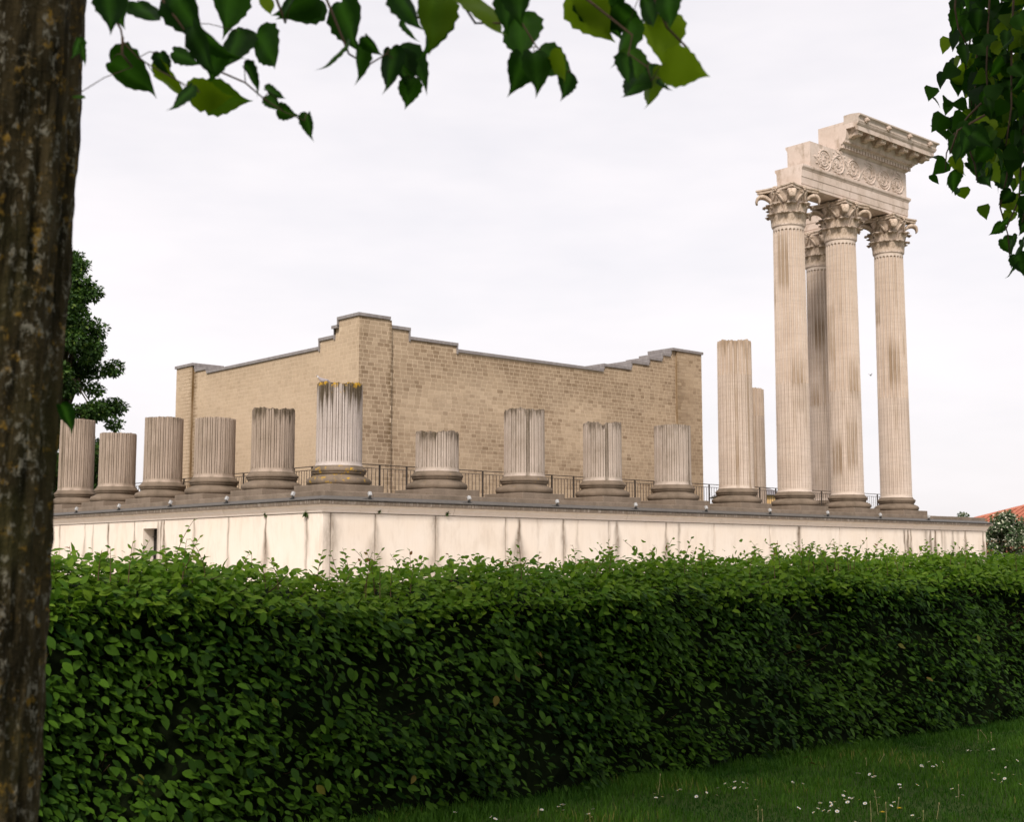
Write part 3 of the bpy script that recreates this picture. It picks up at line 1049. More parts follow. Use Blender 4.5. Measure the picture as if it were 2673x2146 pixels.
# modillions (scroll brackets) and the sunk panels between them
def modillion():
    prof = [(.93, 19.518), (.93, 19.17), (.98, 19.15), (1.04, 19.165), (1.09, 19.205), (1.15, 19.235), (1.22, 19.235), (1.28, 19.215), (1.335, 19.22), (1.365, 19.255), (1.37, 19.30), (1.352, 19.325), (1.372, 19.335), (1.372, 19.518)]
    w = .165
    V, F = [], []
    n = len(prof)
    for s_ in (-w, w):
        for p, z in prof: V.append((s_, -p, z))
    for i in range(n):
        j = (i+1) % n
        F.append((j, i, n+i, n+j))
    F.append(tuple(range(n))); F.append(tuple(reversed(range(n, 2*n))))
    mb = MB().add(V, F)
    mb.box(-w-.03, w+.03, -1.372, -.938, 19.43, 19.517)
    return mb
mo = into(modillion().build('modillion', M['stone_capital']), corn)
mo0 = mo.location.copy()
for k in range(7):
    x = 24.83+k*.862
    if k == 0: mo.location = mo0 + Vector((x, 0, 0))
    else: link_copy(mo, corn, mo0 + Vector((x, 0, 0)))
for k in range(2):      # on the returned side
    mr = link_copy(mo, corn)
    mr.rotation_euler = (0, 0, math.pi/2)
    c_ = Vector((XO, -.55+k*.862, 0))
    mr.location = mo0 + c_
# rosettes in the coffers
mb = MB()
for k in range(6):
    an = k*math.pi/3
    mb.ell((.07*math.cos(an), -1.17+.07*math.sin(an), 19.49), (.05, .05, .03), 6, 4)
mb.ell((0, -1.17, 19.485), (.035, .035, .04), 6, 4)
cf = into(mb.build('coffer_rosette', M['stone_capital'], smooth=True), corn)
cf0 = cf.location.copy()
for k in range(6):
    x = 25.26+k*.862
    if k == 0: cf.location = cf0 + Vector((x, 0, 0))
    else: link_copy(cf, corn, cf0 + Vector((x, 0, 0)))
# lion-head spouts on the gutter
mb = MB()
mb.ell((0, -1.60, 19.86), (.10, .09, .10), 10, 7)
mb.ell((0, -1.68, 19.82), (.055, .07, .05), 8, 5)
for sx in (-1, 1):
    mb.ell((sx*.075, -1.60, 19.945), (.035, .04, .035), 6, 4)
    mb.ell((sx*.035, -1.675, 19.87), (.018, .02, .018), 6, 4)
for k in range(10):
    an = 2*math.pi*k/10
    mb.ell((.11*math.cos(an), -1.575, 19.86+.105*math.sin(an)), (.042, .05, .042), 6, 4)
li = into(mb.build('lion_head_spout', M['stone_entab'], smooth=True), corn)
li0 = li.location.copy()
for k in range(4):
    x = 25.0+k*1.62
    if k == 0: li.location = li0 + Vector((x, 0, 0))
    else: link_copy(li, corn, li0 + Vector((x, 0, 0)))

# acanthus scrolls on the frieze
def scroll(flip):
    mb = MB()
    pts, rad = [], []
    for k in range(30):
        t = k/29
        a = -math.pi*.5*flip + flip*t*math.pi*3.3
        r = .45*(1-t)**.8+.08
        pts.append((r*math.cos(a), -.565-.012, flip*0+r*math.sin(a)*.95))
        rad.append(.036-.014*t)
    mb.tube(pts, rad, 6)
    for k in range(7):
        an = 2*math.pi*k/7
        mb.ell((.062*math.cos(an), -.575, .062*math.sin(an)), (.042, .035, .042), 6, 4)
    mb.ell((0, -.58, 0), (.035, .05, .035), 6, 4)
    for k in range(13):     # leafy fringes
        t = k/13
        a = -math.pi*.5*flip + flip*t*math.pi*1.9
        r = .45*(1-t*.58)**.8+.12
        c = (r*math.cos(a), -.572, r*math.sin(a)*.92)
        mb.ell(c, (.065, .028, .045), 6, 4)
        r2 = r-.17
        mb.ell((r2*math.cos(a+.2), -.572, r2*math.sin(a+.2)), (.035, .026, .05), 6, 4)
    return mb
scr = [into(scroll(f).build('scroll_relief', M['stone_entab'], smooth=True), frieze) for f in (1, -1)]
s0 = scr[0].location.copy()
for k, x in enumerate((23.35, 24.28, 25.43, 26.60, 27.72, 28.75)):
    src = scr[k % 2]
    off = s0 + Vector((x, 0, 18.06))
    if k < 2: src.location = off
    else: link_copy(src, frieze, off)
mb = MB()
wave = []
for k in range(60):
    x = 22.75+6.5*k/59
    wave.append((x, -.572, 18.06+.40*math.sin((x-23.35)/(1.09)*math.pi+math.pi*.5)*-1))
mb.tube(wave, .030, 6)
for k in range(110):
    x = 22.7+6.6*k/109
    z = 18.06-.40*math.sin((x-23.35)/1.09*math.pi+math.pi*.5)+random.uniform(-.28, .28)
    mb.ell((x, -.572, z), (random.uniform(.03, .07), .026, random.uniform(.03, .06)), 6, 4)
into(mb.build('tendril_relief', M['stone_entab'], smooth=True), frieze)

# ------------------------------------------------------------------ cella (tuff building)
cella = empty('temple_cella', (11, 9, 3.5), 'tan tuff-brick temple cella with stepped walls behind the column stubs', 'building')
CA, CB, CR, CL, TW = 2.74, 2.96, 19.39, 15.04, 1.15
STEP_X = [(CA, 3.82, 9.45), (3.82, 4.71, 9.20), (4.71, 6.75, 8.91), (6.75, 13.93, 8.70), (13.93, 15.45, 8.91), (15.45, 16.46, 9.18), (16.46, 17.22, 9.425), (17.22, 17.74, 9.66), (17.74, CR, 9.91)]
STEP_Y = [(CB, 4.01, 9.45), (4.01, 4.33, 9.20), (4.33, 5.23, 8.91), (5.23, 12.92, 8.63), (12.92, 13.82, 8.79), (13.82, CL, 9.03)]
Z0C = 3.50
def height_at(steps, t):
    for a, b, z in steps:
        if a <= t < b: return z
    return steps[-1][2]
# backing walls, one block per step, recessed behind the brick faces
bk = MB()
for a, b, z in STEP_X:
    bk.box(a+(.0035 if a == CA else 0), b-(.0035 if b == CR else 0), CB+.0035, CB+TW, Z0C, z)
for a, b, z in STEP_Y:
    bk.box(CA+.0035, CA+TW, max(a, CB+TW), b, Z0C, z) if b > CB+TW else None
nb = len(bk.v)
vv = np.array(bk.v)
def cella_dirt_x(x, z):     # streaks on the face that looks towards -Y
    x = np.asarray(x, float); z = np.asarray(z, float)
    d = .85*np.exp(-((x-3.97-.02*np.sin(z*4))/.075)**2)
    d = np.maximum(d, .25*np.exp(-((x-17.97)/.10)**2))
    d = np.maximum(d, .25*np.exp(-((x-2.80)/.10)**2))
    hh = np.array([height_at(STEP_X, float(v)) for v in np.atleast_1d(x)]).reshape(np.shape(x))
    d = np.maximum(d, .34*np.exp(-np.maximum(hh-z, 0)/.30))
    return d
def cella_dirt_y(y, z):
    y = np.asarray(y, float)
    d = .9*np.exp(-((y-13.80)/.10)**2)
    hh = np.array([height_at(STEP_Y, float(v)) for v in np.atleast_1d(y)]).reshape(np.shape(y))
    d = np.maximum(d, .22*np.exp(-np.maximum(hh-z, 0)/.25))
    return d
wall = mesh_obj('wall', bk.v, bk.f, M['mortar'], attrs={'dirt': np.zeros(nb)})
world_child(wall, cella)
# rear walls (other two sides of the enclosure)
rb = MB()
rb.box(CR-TW, CR, CB+TW, CL, Z0C, 9.0)
rb.box(CA+TW, CR-TW, CL-TW, CL, Z0C, 8.6)
world_child(rb.build('rear_wall', M['mortar']), cella)

# pilaster strips at the corners stand 9 cm proud
PIL_X = [(CA-.09, 3.96), (17.98, CR+.09)]
PIL_Y = [(13.86, CL+.09)]
PROUD = .09
PIL = [[(CA-PROUD+.0035, 3.96-.002, CB-PROUD+.0035, CB+.014, Z0C, 9.45), (CA-PROUD+.0035, CA+.0135, CB+.0145, 4.20, Z0C, 8.89), (CA-PROUD+.0035, CA+.0135, CB+.0145, 4.0, 8.89, 9.45)],
       [(17.98+.006, CR+PROUD-.0035, CB-PROUD+.0035, CB+.014, Z0C, 9.91)],
       [(CA-PROUD+.0035, CA+.014, 13.86+.006, CL+PROUD-.0035, Z0C, 9.03)]]
for boxes in PIL:
    pb = MB()
    for q in boxes: pb.box(*q)
    pilV = np.array(pb.v)
    pd_ = np.where(np.abs(pilV[:, 0]-17.986) < .01, .8, np.where(np.abs(pilV[:, 1]-13.866) < .01, .9, 0))
    world_child(mesh_obj('corner_pilaster', pb.v, pb.f, M['mortar'], attrs={'dirt': pd_}), cella)

bricks = []    # (face, a0, a1, z0, z1, plane)
COURSE, JT = .136, .014
br = random.Random(5)
def lay(face, a_lo, a_hi, steps, plane, zmax_fn):
    z = Z0C
    row = 0
    while z < 10.0:
        a = a_lo - br.uniform(0, .2)
        while a < a_hi:
            ln = br.uniform(.19, .31)
            x0, x1 = max(a, a_lo), min(a+ln, a_hi)
            if x1-x0 > .05:
                top = zmax_fn(.5*(x0+x1))
                z1 = min(z+COURSE, top)
                ok = min(zmax_fn(x0+.002), zmax_fn(x1-.002)) >= z1-.001
                if z1-z > .05 and not ok:   # trim at a step
                    for s0_, s1_, _z in steps:
                        if s0_ < x1 and s1_ > x0:
                            y0, y1 = max(x0, s0_), min(x1, s1_)
                            zz = min(z+COURSE, _z)
                            if y1-y0 > .04 and zz-z > .05:
                                bricks.append((face, y0, y1, z, zz, plane))
                elif z1-z > .05:
                    bricks.append((face, x0, x1, z, z1, plane))
            a += ln
        z += COURSE
        row += 1
hx = lambda t: height_at(STEP_X, t)
hy = lambda t: height_at(STEP_Y, t)
lay('y', CA-PROUD, 3.96, [(CA-1, 3.96, 9.45)], CB-PROUD, lambda t: 9.45)
lay('y', 3.96, 17.98, STEP_X, CB, hx)
lay('y', 17.98, CR+PROUD, [(17, 20, 9.91)], CB-PROUD, lambda t: 9.91)
lay('x', CB-PROUD, 4.20, [(2, 4.01, 9.45), (4.01, 4.33, 9.20)], CA-PROUD, lambda t: 9.45 if t < 4.0 else 8.89)
lay('x', 4.20, 13.86, STEP_Y, CA, hy)
lay('x', 13.86, CL+PROUD, [(13, 16, 9.03)], CA-PROUD, lambda t: 9.03)
def brick_geo(face, a0, a1, z0, z1, plane):
    g = JT/2
    a0 += g; a1 -= g; z0 += g; z1 -= g
    o = br.uniform(-.003, .003)
    p0, p1 = plane+.0055, plane+o*.6
    c = .003
    if face == 'y':
        V = [(a0, p0, z0), (a1, p0, z0), (a1, p0, z1), (a0, p0, z1), (a0+c, p1, z0+c), (a1-c, p1, z0+c), (a1-c, p1, z1-c), (a0+c, p1, z1-c)]
        F = [(4, 5, 6, 7), (0, 1, 5, 4), (1, 2, 6, 5), (2, 3, 7, 6), (3, 0, 4, 7)]
    else:
        V = [(p0, a0, z0), (p0, a1, z0), (p0, a1, z1), (p0, a0, z1), (p1, a0+c, z0+c), (p1, a1-c, z0+c), (p1, a1-c, z1-c), (p1, a0+c, z1-c)]
        F = [(7, 6, 5, 4), (4, 5, 1, 0), (5, 6, 2, 1), (6, 7, 3, 2), (7, 4, 0, 3)]
    return V, F
def tone_of(face, a0, z0):
    n_ = noise.noise(Vector((a0*.42+(31 if face == 'x' else 0), z0*.75, 1.3)))
    band = math.exp(-((z0-8.2)/.9)**2)*.25 + math.exp(-((z0-5.4)/.35)**2)*.1
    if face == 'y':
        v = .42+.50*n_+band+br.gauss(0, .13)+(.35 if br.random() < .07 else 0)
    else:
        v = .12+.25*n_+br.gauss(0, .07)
    return min(1, max(0, v))
order = []
for b in bricks:
    face, a0, a1, z0, z1, pl = b
    pos = Vector((a0, pl, z0)) if face == 'y' else Vector((pl, a0, z0))
    dv = pos-CAM
    cosf = abs(dv.y if face == 'y' else dv.x)/dv.length
    hidden = (z0 < 6.6 and face == 'y' and a0 < 3.3) or (z0 < 4.9)
    sc = (a1-a0)*(z1-z0)*cosf/dv.length_squared*(0 if hidden else 1)
    order.append(sc)
idx = sorted(range(len(bricks)), key=lambda i: -order[i])
single = set(idx[:300])
AV, AF, AT, AD = [], [], [], []
for i, b in enumerate(bricks):
    V, F = brick_geo(*b)
    face, a0, a1, z0, z1, pl = b
    t = tone_of(face, a0, z0)
    dd = [float(cella_dirt_x(v[0], v[2])) if face == 'y' else float(cella_dirt_y(v[1], v[2])) for v in V]
    if i in single:
        o = mesh_obj('brick', V, F, M['brick'], attrs={'tone': [t]*8, 'dirt': dd})
        world_child(o, wall)
    else:
        k = len(AV)
        AV += V; AF += [tuple(q+k for q in f) for f in F]; AT += [t]*8; AD += dd
o = mesh_obj('brick_courses', AV, np.array(AF), M['brick'], attrs={'tone': AT, 'dirt': AD})
world_child(o, wall); tag(o, kind='stuff')

# zinc copings: one per step, with a clad riser where the wall steps up away from us
def coping(face, a0, a1, z, p, proud):
    ov = .055
    mb = MB()
    if face == 'y': mb.box(a0, a1, p-proud-ov, (4.06 if proud and a0 < 5 else p+TW+ov), z+.004, z+.105)
    else: mb.box(p-proud-ov, p+TW+ov, a0, a1, z+.004, z+.105)
    o = mb.build('coping', M['coping'])
    return world_child(o, cella)
for k, (a, b, z) in enumerate(STEP_X):
    pr_ = PROUD if k in (0, len(STEP_X)-1) else 0
    lo = STEP_X[k-1][2] if k else 0
    hi_ = STEP_X[k+1][2] if k < len(STEP_X)-1 else 0
    a0 = a-(.055 if (k == 0 or lo < z) else -.003)
    a1 = b+(.055 if (k == len(STEP_X)-1 or hi_ < z) else -.06)
    if k == 0: a0 = CA-PROUD-.055
    if k == len(STEP_X)-1: a1 = CR+PROUD+.055
    coping('y', a0, a1, z, CB, pr_)
    if k and lo < z:      # riser facing left
        mb = MB(); mb.box(a-.05, a-.004, CB-.05, CB+TW+.05, lo+.107, z+.002)
        world_child(mb.build('riser_cladding', M['coping']), cella)
    if hi_ and hi_ < z:
        mb = MB(); mb.box(b+.004, b+.05, CB-.05, CB+TW+.05, hi_-.06, z+.002)
        world_child(mb.build('riser_cladding', M['coping']), cella)
for k, (a, b, z) in enumerate(STEP_Y):
    lo = STEP_Y[k-1][2] if k else 0
    hi_ = STEP_Y[k+1][2] if k < len(STEP_Y)-1 else 0
    a0 = a-(.055 if lo and lo < z else -.06)
    a1 = b+(.055 if (k == len(STEP_Y)-1 or hi_ < z) else -.06)
    if k == 0: a0 = CB+TW+.06
    if a1 <= a0: continue
    if k == len(STEP_Y)-1: a1 = CL+PROUD+.055
    coping('x', a0, a1, z, CA, PROUD if k in (len(STEP_Y)-1,) else 0)
    if lo and lo < z:
        mb = MB(); mb.box(CA-.05, CA+TW+.05, a-.05, a-.004, lo+.107, z+.002)
        world_child(mb.build('riser_cladding', M['coping']), cella)
    if hi_ and hi_ < z:
        mb = MB(); mb.box(CA-.05, CA+TW+.05, b+.004, b+.05, hi_-.06, z+.002)
        world_child(mb.build('riser_cladding', M['coping']), cella)
# the proud corner carries the coping round onto the left face
mb = MB()
mb.box(CA-PROUD-.055, CA-.0565, 4.062, 4.38, 9.205, 9.3045)
mb.box(CA-PROUD-.055, CA+.02, 4.012, 4.058, 9.306, 9.4525)
mb.box(CA-.055, CA+.02, 4.334, 4.379, 9.017, 9.203)
world_child(mb.build('coping', M['coping']), cella)

# ------------------------------------------------------------------ railing
rail = empty('iron_railing', (1, 1, 3.5), 'thin dark iron railing running behind the column stubs', 'railing')
YR = 1.0
ZT = 4.51
mb = MB(); mb.box(1.0, 30.9, YR-.02, YR+.02, ZT-.012, ZT+.012)
world_child(mb.build('top_rail', M['iron']), rail)
mb = MB(); mb.box(1.0, 30.9, YR-.012, YR+.012, ZT-.115, ZT-.097)
world_child(mb.build('lower_rail', M['iron']), rail)
mb = MB(); mb.box(1.0, 30.9, YR-.012, YR+.012, 3.56, 3.58)
world_child(mb.build('lower_rail', M['iron']), rail)
mb = MB(); mb.box(YR-.02, YR+.02, YR+.021, 18, ZT-.012, ZT+.012)
world_child(mb.build('top_rail', M['iron']), rail)
mb = MB(); mb.box(YR-.012, YR+.012, YR+.021, 18, ZT-.115, ZT-.097)
world_child(mb.build('lower_rail', M['iron']), rail)
mb = MB(); mb.box(-.022, .022, -.022, .022, 3.50, ZT-.0125)
post = world_child(mb.build('post', M['iron']), rail)
p0 = post.location.copy()
mb = MB(); mb.box(-.007, .007, -.007, .007, 3.58, ZT-.1155)
bal = world_child(mb.build('baluster', M['iron']), rail)
b0 = bal.location.copy()
firstp = firstb = True
for n_ in range(29):
    x = 1.142+1.028*n_
    if firstp: post.location = p0+Vector((x, YR, 0)); firstp = False
    else: link_copy(post, rail, p0+Vector((x, YR, 0)))
    for k in range(1, 7):
        xb = x+1.028*k/7
        if xb > 30.8: break
        if firstb: bal.location = b0+Vector((xb, YR, 0)); firstb = False
        else: link_copy(bal, rail, b0+Vector((xb, YR, 0)))
for n_ in range(17):
    y = YR+.9+1.028*n_
    if y > 18: break
    link_copy(post, rail, p0+Vector((YR, y, 0)))
    for k in range(1, 7):
        yb = y+1.028*k/7
        if yb < 18: link_copy(bal, rail, b0+Vector((YR, yb, 0)))

# ------------------------------------------------------------------ floodlights on the ledge
def floodlight(loc, rz, label):
    root = empty('floodlight', loc, label, 'floodlight', 'small floodlights along the podium ledge', rz)
    mb = MB()
    # tilted head: looks up at the columns (+y local)
    c, s_ = math.cos(.5), math.sin(.5)
    for (x0, x1, y0, y1, z0, z1) in ((-.048, .048, -.042, .042, -.062, .062),):
        V = []
        for (x, y, z) in [(x0,y0,z0),(x1,y0,z0),(x1,y1,z0),(x0,y1,z0),(x0,y0,z1),(x1,y0,z1),(x1,y1,z1),(x0,y1,z1)]:
            V.append((x, y*c+z*s_*.8, -y*s_+z*c+.15))
        mb.add(V, [(0,3,2,1),(4,5,6,7),(0,1,5,4),(1,2,6,5),(2,3,7,6),(3,0,4,7)])
    bevel(mb.build('lamp_head', M['lamp_grey'], root), .01)
    mb = MB(); mb.box(-.03, .03, -.03, .03, 0, .075); mb.box(-.05, .05, -.04, .04, 0, .02)
    mb.build('bracket', M['lamp_black'], root)
    mb = MB(); mb.tube([(0, 0, .02), (-.06, -.03, .03), (-.14, -.01, .012), (-.22, .02, .012)], .009, 5)
    mb.build('cable', M['lamp_black'], root)
    return root
ZL = 3.315
names_x = ['the pigeon corner stub', 'the lowest squat stub', 'the stub with one dark flute', 'the notched stub', 'the stub at the cella right corner', 'the half-height broken column', 'the first tall column', 'the middle tall column', 'the rightmost tall column']
for k in range(9):
    floodlight((-.14+3.572*k, -1.74, 3.303), 0, 'small grey floodlight on the right ledge, below ' + names_x[k])
names_y = ['the pigeon corner stub', 'the stub left of the corner', 'the stub at the cella left corner', 'the stub against open sky', 'the short stub beside the leafy tree']
for k in range(5):
    floodlight((-1.74, [-.346, 3.278, 6.80, 10.45, 13.85][k], 3.303), -math.pi/2, 'small grey floodlight on the left ledge, below ' + names_y[k])

# ------------------------------------------------------------------ leaves: shared builders
def leaf_template(widths, fold=.25, droop=.18, tip=1.0):
    """x = across, y = along, z = up; unit length"""
    V = [(0, 0, 0)]
    for t, w in widths:
        z = -droop*t*t
        V += [(-w, t, z+fold*w), (0, t, z), (w, t, z+fold*w)]
    V.append((0, tip, -droop*tip*tip))
    n = len(widths)
    F = [(0, 2, 1), (0, 3, 2)]
    for k in range(n-1):
        a, b = 1+3*k, 4+3*k
        F += [(a, a+1, b+1), (a, b+1, b), (a+1, a+2, b+2), (a+1, b+2, b+1)]
    a = 1+3*(n-1)
    e = len(V)-1
    F += [(a, a+1, e), (a+1, a+2, e)]
    return np.array(V, float), np.array(F)

HORN = leaf_template([(.12, .17), (.35, .29), (.62, .26), (.85, .12)], .22, .16)
SLIM = leaf_template([(.15, .13), (.42, .22), (.7, .18), (.88, .08)], .3, .22)
QUADL = leaf_template([(.45, .32)], .2, .15)

def unit(a):
    return a/np.maximum(np.linalg.norm(a, axis=-1, keepdims=True), 1e-9)

def leaf_cloud(tmpl, P, D, N, L, tone):
    """many leaves as one mesh: base point, direction, normal, length"""
    TV, TF = tmpl
    D = unit(D)
    N = unit(N - D*np.sum(N*D, -1, keepdims=True))
    Wd = np.cross(D, N)
    V = P[:, None, :] + L[:, None, None]*(TV[None, :, 0:1]*Wd[:, None, :] + TV[None, :, 1:2]*D[:, None, :] + TV[None, :, 2:3]*N[:, None, :])
    k = len(TV)
    F = (TF[None] + (np.arange(len(P))*k)[:, None, None]).reshape(-1, 3)
    return V.reshape(-1, 3), F, np.repeat(tone, k)

def frame_to_matrix(P, D, N, L):
    D = Vector(D).normalized()
    N = Vector(N)
    N = (N-D*N.dot(D)).normalized()
    Wd = D.cross(N)
    return Matrix(((Wd.x*L, D.x*L, N.x*L, P[0]), (Wd.y*L, D.y*L, N.y*L, P[1]), (Wd.z*L, D.z*L, N.z*L, P[2]), (0, 0, 0, 1)))

def single_leaf_meshes(name, tmpl, mat, count=5, jitter=.02):
    out = []
    for c in range(count):
        V, F = tmpl[0].copy(), tmpl[1]
        V = V + np.array([random.gauss(0, jitter) for _ in range(V.size)]).reshape(V.shape)*np.array([.6, .4, 1.0])
        me = bpy.data.meshes.new(name)
        me.from_pydata(V.tolist(), [], [tuple(int(i) for i in f) for f in F])
        for an, val in (('tone', c/count), ('solo', 1.0)):
            at = me.attributes.new(an, 'FLOAT', 'POINT')
            at.data.foreach_set('value', np.full(len(V), val, np.float32))
        me.materials.append(mat)
        me.shade_smooth()
        out.append(me)
    return out

def leaf_obj(name, me, P, D, N, L, parent):
    o = bpy.data.objects.new(name, me)
    COL.objects.link(o)
    o.parent = parent
    off = Vector((0, 0, 0)); q = parent
    while q is not None:
        off += q.location; q = q.parent
    m = frame_to_matrix(P, D, N, L)
    m.translation = m.translation-off
    o.matrix_local = m
    return o

# ------------------------------------------------------------------ hornbeam hedge
HX0, HX1, HY0, HY1 = -21.5, -5.5, -25.02, -24.05
hedge = empty('clipped_hedge', (-14, -24.5, 0), 'long clipped hornbeam hedge with unruly shoots across the foreground', 'hedge')
def hedge_top(x):
    b = np.interp(x, [-22, -19.3, -18.3, -17.2, -16.4, -15.5, -14, -12.4, -11, -9.5, -5], [1.62, 1.61, 1.58, 1.50, 1.475, 1.52, 1.545, 1.57, 1.58, 1.605, 1.62])
    return b + .02*np.sin(x*3.1)+.015*np.sin(x*7.7+1)
def face_bulge(x, z):
    return .05*np.sin(x*1.9+z*2.3)+.045*np.sin(x*4.1-z*3.7+1.2)+.03*np.sin(x*8.3+z*6.1)
# solid near-black core, shade between the leaves put into its colour
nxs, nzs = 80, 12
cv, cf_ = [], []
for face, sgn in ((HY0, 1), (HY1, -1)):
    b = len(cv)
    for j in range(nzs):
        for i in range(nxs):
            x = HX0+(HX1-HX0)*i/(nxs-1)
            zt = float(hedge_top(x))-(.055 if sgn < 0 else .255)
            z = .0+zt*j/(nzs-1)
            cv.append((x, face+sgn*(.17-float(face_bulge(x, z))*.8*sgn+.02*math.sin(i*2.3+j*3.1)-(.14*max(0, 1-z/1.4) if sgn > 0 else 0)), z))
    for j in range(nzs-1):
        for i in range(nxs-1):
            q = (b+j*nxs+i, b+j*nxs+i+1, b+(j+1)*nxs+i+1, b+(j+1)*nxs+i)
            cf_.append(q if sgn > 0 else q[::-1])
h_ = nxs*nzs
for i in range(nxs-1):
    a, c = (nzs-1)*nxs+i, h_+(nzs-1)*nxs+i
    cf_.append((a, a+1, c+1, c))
core_o = world_child(mesh_obj('hedge_shade_core', cv, cf_, M['hedge_core']), hedge)
# twigs
tw = MB()
for k in range(260):
    x = random.uniform(HX0+.2, HX1-.2)
    zt = float(hedge_top(x))
    z = random.uniform(.05, zt-.1)
    y = HY0+.2
    p = Vector((x, y, z))
    d = Vector((random.uniform(-.5, .5), -1, random.uniform(-.1, .8))).normalized()
    tw.tube([p, p+d*.1, p+d*.2+Vector((0, -.02, .03))], [.005, .004, .002], 4)
for k in range(14):
    x = random.uniform(HX0+.2, HX1-.2)
    tw.tube([(x, HY0+.22, 0), (x+random.uniform(-.1, .1), HY0+.15, .3), (x+random.uniform(-.2, .2), HY0+.18, .8)], [.016, .013, .009], 5)
tag(world_child(tw.build('twigs', M['twig']), hedge), kind='stuff')

def hedge_leaves(n, zone):
    x = rng.uniform(HX0, HX1, n)
    zt = hedge_top(x)
    if zone == 'face':
        z = .03+(zt-.17)*rng.uniform(0, 1, n)**.92
        dep = rng.gamma(1.6, .055, n)
        y = HY0 - face_bulge(x, z) + dep - .17*np.clip(1-z/1.4, 0, 1)
        r = rng.uniform(0, 1, n)[:, None]
        up = np.stack([rng.normal(0, .25, n), rng.normal(-.55, .2, n), np.full(n, .85)], -1)
        out = np.stack([rng.normal(-.12, .35, n), np.full(n, -1.0), rng.normal(.25, .25, n)], -1)
        N = up*(r < .78)+out*(r >= .78)
        D = np.stack([rng.normal(.38, .5, n), rng.normal(-.6, .3, n), rng.normal(-.34, .30, n)], -1)
        # keep leaves sparse where the hedge is thin near the ground and in hollows
        hollow = np.array([noise.noise(Vector((a*2.3, b*3.4, 3.3))) for a, b in zip(x, z)])
        keep = (rng.uniform(0, 1, n) < np.clip(.60+hollow*1.2, .22, 1)) & (z > .045+.04*np.sin(x*5))
    else:
        y = rng.uniform(HY0-.02, HY1+.05, n)
        y = np.where(rng.uniform(0, 1, n) < .45, HY0-.03+rng.uniform(0, .45, n), y)
        k_ = np.clip(1-(y-HY0+.03)/.48, 0, 1)
        z = zt - .21*k_**1.6 - rng.gamma(1.3, .045, n) + rng.exponential(.026, n)
        N = np.stack([rng.normal(0, .4, n), rng.normal(-.25, .4, n)-.5*k_, np.full(n, 1.0)], -1)
        D = np.stack([rng.normal(.2, .7, n), rng.normal(-.35, .6, n), rng.normal(.15, .40, n)-.2*k_], -1)
        keep = np.ones(n, bool)
    P = np.stack([x, y, z], -1)
    L = rng.uniform(.032, .078, n)*np.where(x < -17.5, 1.08, 1)
    big = np.array([noise.noise(Vector((a*.9, b*1.3, 5.1)))+.5*noise.noise(Vector((a*3.7, b*4.9, 8.4))) for a, b in zip(x, z)])
    T = np.clip(rng.beta(1.6, 2.2, n)+.28*big, 0, .999)
    return P[keep], D[keep], N[keep], L[keep], T[keep]
fP, fD, fN, fL, fT = hedge_leaves(46000, 'face')
tP, tD, tN, tL, tT = hedge_leaves(24000, 'top')
toplit_young = rng.uniform(0, 1, len(fP)) < np.clip(1-(hedge_top(fP[:, 0])-fP[:, 2])/.34, 0, 1)**1.3
tP, tD, tN, tL, tT = (np.concatenate([a, b[toplit_young]]) for a, b in ((tP, fP), (tD, fD), (tN, fN), (tL, fL), (tT, fT)))
fP, fD, fN, fL, fT = fP[~toplit_young], fD[~toplit_young], fN[~toplit_young], fL[~toplit_young], fT[~toplit_young]
slim = rng.uniform(0, 1, len(fP)) < .3
fL = fL*np.where(slim, 1.12, 1.0)*rng.uniform(.7, 1.18, len(fL))
V1, F1, A1 = leaf_cloud(HORN, fP[~slim], fD[~slim], fN[~slim], fL[~slim], fT[~slim]*.93+.02)
Vb, Fb, Ab = leaf_cloud(SLIM, fP[slim], fD[slim], fN[slim], fL[slim], fT[slim]*.97)
F1 = np.concatenate([F1, Fb+len(V1)]); V1 = np.concatenate([V1, Vb]); A1 = np.concatenate([A1, Ab])
o = world_child(mesh_obj('leaf_mass', V1, F1, M['hedge_leaf'], None, True, {'tone': A1, 'solo': np.zeros(len(A1))}), hedge)
tag(o, kind='stuff')
V2, F2, A2 = leaf_cloud(HORN, tP, tD, tN, tL, tT*.96+.03)
o = world_child(mesh_obj('crown_leaf_mass', V2, F2, M['toplit_shoot_leaf'], None, True, {'tone': A2*.86, 'solo': np.zeros(len(A2))}), hedge)
tag(o, kind='stuff')
# the outermost leaves one by one
hl = single_leaf_meshes('leaf', HORN, M['hedge_leaf'], 6, .012)
cnt = 0
while cnt < 300:
    x = random.uniform(-19.3, -9.5) if random.random() < .4 else random.uniform(-19.3, -15.0)
    z = random.uniform(.25, float(hedge_top(x))-.20)
    y = HY0-float(face_bulge(x, z))-random.uniform(.0, .05)-.17*max(0, 1-z/1.4)
    if random.random() < .55:
        N = (random.gauss(-.2, .3), -1, random.gauss(.45, .3)); D = (random.gauss(.35, .5), -.3, random.gauss(-.6, .3))
    else:
        N = (random.gauss(0, .25), -.5, .85); D = (random.gauss(.45, .45), -.6, random.gauss(-.3, .25))
    leaf_obj('leaf', hl[cnt % 6], (x, y, z), D, N, random.uniform(.06, .09), hedge)
    cnt += 1
